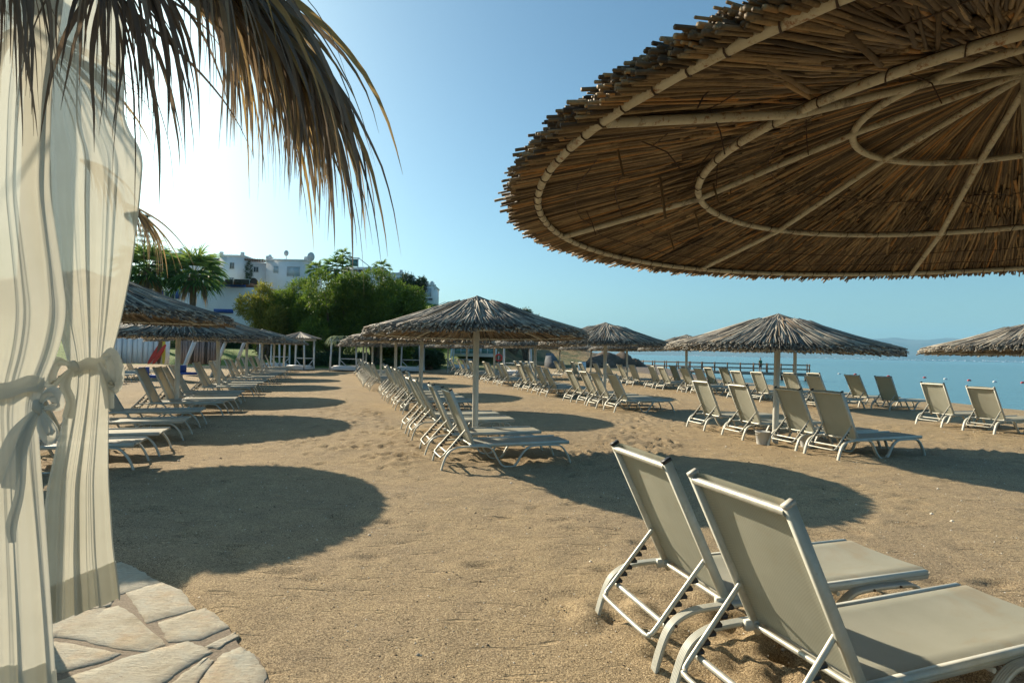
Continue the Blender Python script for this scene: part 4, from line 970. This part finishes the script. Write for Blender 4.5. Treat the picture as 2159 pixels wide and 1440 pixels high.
# boulders where the headland meets the water
def boulder(x, y, z, s_, seed):
    th_ = np.linspace(0, math.pi, 13); ph = np.linspace(0, 2 * math.pi, 21)[:-1]; TT, PP = np.meshgrid(th_, ph, indexing='ij')
    d = np.stack([np.sin(TT) * np.cos(PP), np.sin(TT) * np.sin(PP), np.cos(TT)], -1); rr = 1 + .22 * vn(d[..., 0] * 9 + seed, d[..., 2] * 9 + d[..., 1] * 5, seed + 4) + .75 * vn(d[..., 0] * 1.7 + seed, d[..., 1] * 1.7 + d[..., 2] * 1.3, seed) + .3 * vn(d[..., 0] * 4 + seed, d[..., 2] * 4 + d[..., 1] * 2, seed + 1)
    m = MB(); m.grid(d * rr[..., None] * np.array((1.3, 1, .8)) * s_, .5, True); o = m.build('boulder', ROCK); o.location = (x, y, z); o.rotation_euler.z = seed
    tag(o, 'dark brown boulder on the rocky tip of the headland', 'rock', 'boulders on the headland tip')
ROCK = plain('dark_rock', (.11, .085, .065), .95, 0, .45, 1.2, .8)
for i, (px, y, Y, s_) in enumerate(((1268, 757, 68, 1.3), (1290, 752, 70, 1.6), (1306, 755, 71, 1.7), (1322, 762, 72, 1.6), (1336, 769, 73, 1.4), (1350, 776, 74, 1.1), (1300, 768, 69, 1.3), (1280, 768, 67, 1.0), (1360, 782, 74, .8), (1250, 762, 66, 1.0))):
    p = px2(px, y, Y); boulder(p[0], Y, p[2] - s_ * .5, s_, i + 3)

# person on the pier
def skin(name, verts, edges, rad, M_, parent, sub=2):
    me = bpy.data.meshes.new(name); me.from_pydata(verts, edges, []); o = link(bpy.data.objects.new(name, me), parent)
    md = o.modifiers.new('skin', 'SKIN'); 
    for i, r in enumerate(rad): me.skin_vertices[0].data[i].radius = (r, r) if not isinstance(r, tuple) else r
    me.skin_vertices[0].data[0].use_root = True; sb = o.modifiers.new('sub', 'SUBSURF'); sb.levels = sb.render_levels = sub; me.materials.append(M_); return o
SKINM = plain('skin_tone', (.33, .19, .12), .6); SHIRT = plain('green_shirt', (.02, .16, .09), .8); SHORT = plain('dark_shorts', (.04, .045, .055), .8); HAIR = plain('dark_hair', (.02, .016, .012), .8)
q = PA + PD * 16.6
pr = empty('person', (q[0], q[1], PZ - .02), .4, 'person in a green shirt and dark shorts standing on the pier', 'person')
skin('body', [(0, 0, .92), (0, 0, 1.12), (0, 0, 1.38), (0, .01, 1.50), (0, .0, 1.58), (0, -.02, 1.70), (.19, 0, 1.40), (.25, .02, 1.14), (.22, -.10, .92), (.21, -.14, .84), (-.19, 0, 1.40), (-.25, .02, 1.14), (-.22, -.10, .92), (-.21, -.14, .84),
              (.10, 0, .84), (.11, .0, .48), (.11, .03, .09), (.12, -.10, .03), (-.10, 0, .84), (-.13, .02, .48), (-.14, .05, .09), (-.15, -.08, .03)],
     [(0, 1), (1, 2), (2, 3), (3, 4), (4, 5), (2, 6), (6, 7), (7, 8), (8, 9), (2, 10), (10, 11), (11, 12), (12, 13), (0, 14), (14, 15), (15, 16), (16, 17), (0, 18), (18, 19), (19, 20), (20, 21)],
     [.14, .13, .15, .06, .075, .095, .06, .042, .03, .04, .06, .042, .03, .04, .09, .06, .042, .035, .09, .06, .042, .035], SKINM, pr)
skin('shirt', [(0, 0, .90), (0, 0, 1.12), (0, 0, 1.38), (0, .01, 1.47), (.20, 0, 1.38), (.245, .01, 1.20), (-.20, 0, 1.38), (-.245, .01, 1.20)], [(0, 1), (1, 2), (2, 3), (2, 4), (4, 5), (2, 6), (6, 7)], [.175, .165, .18, .08, .085, .07, .085, .07], SHIRT, pr)
skin('shorts', [(0, 0, .92), (.10, 0, .82), (.12, 0, .52), (-.10, 0, .82), (-.13, .015, .52)], [(0, 1), (1, 2), (0, 3), (3, 4)], [.165, .115, .09, .115, .09], SHORT, pr)
m = MB(); an = np.arange(14) * 6.283 / 14; m.grid(np.array([[(.102 * math.sin(p) * math.cos(q_), -.005 + .115 * math.sin(p) * math.sin(q_), 1.70 + .12 * math.cos(p)) for q_ in an] for p in (.05, .5, .9, 1.3)]), .5, True); m.build('hair', HAIR, pr, True)

# buoys
BY = [(1950, 797, 'r'), (1994, 800, 'w'), (2044, 803, 'r'), (2098, 806, 'w'), (2157, 808, 'r'), (1874, 794, 'r'), (1804, 790, 'r'), (1770, 789, 'w')]
BY.sort()
for i, (px, py, c) in enumerate(BY):
    a = px2(px, py, 1.); s_ = (1.6 - SEA) / (1.6 - a[2]); x, y = a[0] * s_, s_; r = .17; m = MB(); an = np.arange(12) * 6.283 / 12
    m.grid(np.array([[(x + 1.7 * r * (math.sin(p)) * math.cos(q_), y + r * math.sin(p) * math.sin(q_), SEA + .05 + r * math.cos(p)) for q_ in an] for p in (.05, .6, 1.1, 1.57, 2.1, 2.6, 3.1)]), .5, True)
    tag(m.build('buoy', RED if c == 'r' else WHITEP, None, True), f'{"red" if c == "r" else "white"} float, {ordw(i + 1)} from the left on the swimming line', 'buoy', 'floats on the swimming line')

# ------------------------------------------------------------------ trees
def crown(m, blobs, n, size, up=.35, tone0=.45):
    b_ = np.array(blobs, float); wgt = (b_[:, 3] * b_[:, 4] * b_[:, 5]) ** .8; pick = rng.choice(len(b_), n, p=wgt / wgt.sum())
    v = rng.normal(size=(n, 3)); v /= np.linalg.norm(v, axis=1)[:, None]; r = rng.uniform(.45, 1, n) ** .45 * (1 + rng.normal(0, .06, n))
    C = b_[pick, :3] + v * r[:, None] * b_[pick, 3:6]
    k = 7                                            # sprigs per tuft
    T = np.repeat(C, k, 0) + rng.normal(0, size * .6, (n * k, 3)); d = rng.normal(size=(n * k, 3)) * .75 + np.repeat(v, k, 0) * .7; d[:, 2] += up; d /= np.linalg.norm(d, axis=1)[:, None]
    s_ = np.cross(d, rng.normal(size=(n * k, 3))); s_ /= np.linalg.norm(s_, axis=1)[:, None]
    L = size * rng.uniform(.7, 1.6, n * k)[:, None]; Wd = size * .28
    V = np.stack([T - s_ * Wd * .3, T + s_ * Wd * .3, T + d * L * .6 + s_ * Wd * .5, T + d * L, T + d * L * .6 - s_ * Wd * .5], 1)
    F = np.arange(n * k)[:, None] * 5; tn = np.repeat(np.clip(tone0 + rng.normal(0, .17, n) + .25 * vn(C[:, 0] * .9, C[:, 2] * .9, 5), 0, 1), k)
    m.add(V.reshape(-1, 3), np.concatenate([F, F + 1, F + 2, F + 3, F + 4], 1), tn)
def trunk(m, p0, p1, r0, r1, kink=.2):
    p0, p1 = np.array(p0, float), np.array(p1, float); P = np.array([p0 + (p1 - p0) * t + rng.normal(0, kink, 3) * (0 < t < 1) for t in np.linspace(0, 1, 6)]); m.tube(P, np.linspace(r0, r1, 6), 8)
def tree(name, px, Y, ytop, ybot, rx, lab, leaf, n, size=.22, cat='tree', group='broad green trees behind the beach', nb=13, tone0=.45):
    x = at_px(px, Y); zt = px2(px, ytop, Y)[2]; zb = px2(px, ybot, Y)[2]; g0 = float(land_z(np.array(x), np.array(float(Y)))); t = empty(name, (x, Y, g0), 0, lab, cat, group)
    zt -= g0; zb -= g0; H = zt - zb; rs = random.Random(int(px)); bl = []
    for i in range(nb):
        a = rs.uniform(0, 6.28); q_ = rs.uniform(0, .78) ** .6; zc = zb + H * rs.uniform(.18, .80); ew = math.sqrt(max(.05, 1 - ((zc - zb) / H - .45) ** 2 * 2.6))
        bl.append((q_ * rx * math.cos(a) * ew, q_ * rx * .8 * math.sin(a) * ew, zc, rx * rs.uniform(.28, .46), rx * rs.uniform(.28, .44), H * rs.uniform(.14, .22)))
    m = MB()
    for b_ in bl[:7]: trunk(m, (rs.gauss(0, .15), rs.gauss(0, .1), -.3), (b_[0] * .8, b_[1] * .8, b_[2]), .20, .05)
    m.build('trunk', BARK, t, True); m = MB(); crown(m, bl, n, size, tone0=tone0); m.build('crown', leaf, t); return t
tree('tamarisk_tree', 556, 50, 596, 764, 2.3, 'yellowish feathery tamarisk at the left end of the tree mass', LEAF_Y, 3600)
tree('tamarisk_tree', 628, 52, 572, 764, 3.9, 'mid green tamarisk second from left in the tree mass', LEAF_T, 5200)
tree('tamarisk_tree', 705, 51, 562, 766, 4.0, 'tall tamarisk in the middle of the tree mass', LEAF_T, 5600, tone0=.38)
tree('tamarisk_tree', 786, 52, 556, 766, 4.2, 'tallest tamarisk just right of the middle of the tree mass', LEAF_T, 6000, tone0=.42)
tree('tamarisk_tree', 858, 53, 590, 766, 3.7, 'dark tamarisk right of the tallest tree', LEAF_T, 4600, tone0=.35)
tree('tamarisk_tree', 900, 55, 640, 752, 2.4, 'low bright tamarisk at the right end of the tree mass', LEAF_T, 2400, tone0=.7)
tree('pine_tree', 863, 82, 580, 632, 2.3, 'round dark pine between two white hill houses', LEAF_D, 1700, .3, group=None)
for (px, yt, rx, lab) in ((1080, 650, 2.2, 'left bush on the headland ridge behind the centre umbrella'), (1112, 658, 1.8, 'right bush on the headland ridge behind the centre umbrella'), (1058, 662, 1.6, 'small bush on the ridge nearest the centre umbrella top')):
    tree('ridge_bush', px, 74, yt, yt + 60, rx, lab, LEAF_D, 1100, .25, 'bush', 'bushes on the headland ridge', 7)
for (px, Y, yt, yb, rx, lab) in ((362, 58, 704, 762, 3.4, 'tall dark hedge behind the brown shed, left of the lawn'), (446, 60, 706, 750, 3.2, 'tall dark hedge between the shed and the lawn'), (520, 61, 704, 744, 3.2, 'tall dark hedge at the far side of the bright lawn'), (905, 47, 738, 785, 1.6, 'dark shrub beside the two central umbrella poles'), (800, 49, 742, 782, 2.4, 'dark low shrub under the tamarisks, middle'), (670, 48, 738, 784, 2.4, 'dark low shrub under the tamarisks, left'), (735, 49, 742, 783, 2.2, 'dark low shrub behind the palm roofed cabana')):
    tree('garden_shrub', px, Y, yt, yb, rx, lab, LEAF_D, 1500, .18, 'shrub', 'dark shrubs under the trees', 8)
def palm(px, Y, ytop, ycen, rad, lab, seed, skirt=True, nf=34, trunk_r=.28):
    global rng; rng = np.random.default_rng(seed); x = at_px(px, Y); zc = px2(px, ycen, Y)[2]; g0 = float(land_z(np.array(x), np.array(float(Y)))); t = empty('palm_tree', (x, Y, g0), 0, lab, 'palm tree', 'fan palms on the hill and behind the umbrellas'); zc -= g0
    m = MB(); P = np.array([(0, 0, -.3), (.05, 0, zc * .3), (-.04, 0, zc * .7), (0, 0, zc)]); m.tube(P, [trunk_r * 1.25, trunk_r, trunk_r, trunk_r * 1.15], 12); m.build('trunk', BARK, t, True)
    m = MB()
    for i in range(nf):
        a = i * 2.399; e = math.asin(np.clip(1.0 - 1.65 * (i + .5) / nf, -1, 1)); L = rad * .62
        d = np.array((math.cos(a) * math.cos(e), math.sin(a) * math.cos(e), math.sin(e))); pe = np.array((0, 0, zc)) + d * rad * .45; m.tube([(0, 0, zc), pe], .025, 4, tone=.6)
        s_ = np.cross(d, (0, 0, 1.)); s_ /= np.linalg.norm(s_) + 1e-9; nn = np.cross(s_, d); tn = np.clip(.45 + .4 * e + rng.normal(0, .12), 0, 1)
        for j in range(22):
            q_ = (j - 10.5) / 10.5 * 1.25; v = d * math.cos(q_) + s_ * math.sin(q_) + nn * rng.normal(0, .05); leaflet(m, pe, v, L * rng.uniform(.8, 1.1), rad * .055, .35, float(np.clip(tn + rng.normal(0, .08), 0, 1)), float(rng.uniform(0, 3)), 5)
    m.build('crown', LEAF_P, t)
    if skirt:
        m = MB()
        for i in range(26):
            a = rng.uniform(0, 6.28); o = np.array((math.cos(a) * .3, math.sin(a) * .3, zc - rng.uniform(.2, .9)))
            for j in range(6): leaflet(m, o, (math.cos(a + j * .1) * .7, math.sin(a + j * .1) * .7, -.5), rad * rng.uniform(.4, .9), rad * .045, .9, rng.uniform(.2, .9), rng.uniform(0, 3), 5)
        m.build('dead_skirt', DRYLEAF, t)
palm(404, 58, 520, 578, 3.4, 'full fan palm in front of the white hotel wall', 1); palm(306, 57, 510, 566, 3.4, 'fan palm partly hidden by the right curtain', 2)
palm(718, 80, 524, 540, 1.5, 'small fan palm standing highest above the tree mass', 3, False, 16, .12); palm(706, 76, 550, 568, 2.4, 'bushy fan palm just above the tree mass', 4, False, 24)
palm(664, 78, 556, 570, 1.8, 'fan palm top left of the bushy one', 5, False, 18, .15); palm(801, 78, 556, 566, 1.6, 'fan palm top right of the glass roof stair', 6, False, 16, .15)
# araucaria silhouette behind the left palm
x = at_px(298, 70); g0 = float(land_z(np.array(x), np.array(70.))); t = empty('norfolk_pine', (x, 70, g0), 0, 'thin dark tiered pine top beside the curtain', 'tree'); zt = px2(298, 452, 70)[2] - g0
m = MB(); m.tube([(0, 0, -.2), (0, 0, zt)], [.25, .03], 6); m.build('trunk', BARK, t); m = MB()
for k in range(14):
    z = zt - .3 - k * .62; L = .35 + .13 * k
    for j in range(7):
        a = j * .9 + k; crown(m, [(math.cos(a) * L * f, math.sin(a) * L * f, z + .12 * f, .2, .2, .07) for f in (.4, .8)], 12, .12, .2, .3)
m.build('crown', LEAF_D, t)
m = MB(); crown(m, [(at_px(518, 83), 83.3, px2(518, 572, 83)[2], .5, .3, 1.5)], 260, .16, 0, .3)
tag(m.build('climbing_vine', LEAF_D), 'dark vine climbing the corner between two white houses', 'vine')

print('objects', len(bpy.data.objects))

# ------------------------------------------------------------------ haze
m = MB(); m.box((3500, 5800, 350), (26000, 15600, 720)); 
hz = bpy.data.materials.new('haze'); hz.use_nodes = True; nt = hz.node_tree; nt.nodes.remove(nt.nodes['Principled BSDF'])
pv = nt.nodes.new('ShaderNodeVolumePrincipled'); pv.inputs['Color'].default_value = (.30, .68, 1, 1); pv.inputs['Density'].default_value = 7e-5; pv.inputs['Anisotropy'].default_value = 0
nt.links.new(pv.outputs[0], nt.nodes['Material Output'].inputs['Volume'])
tag(m.build('haze', hz), 'thin pale sea haze over the bay', kind='stuff')
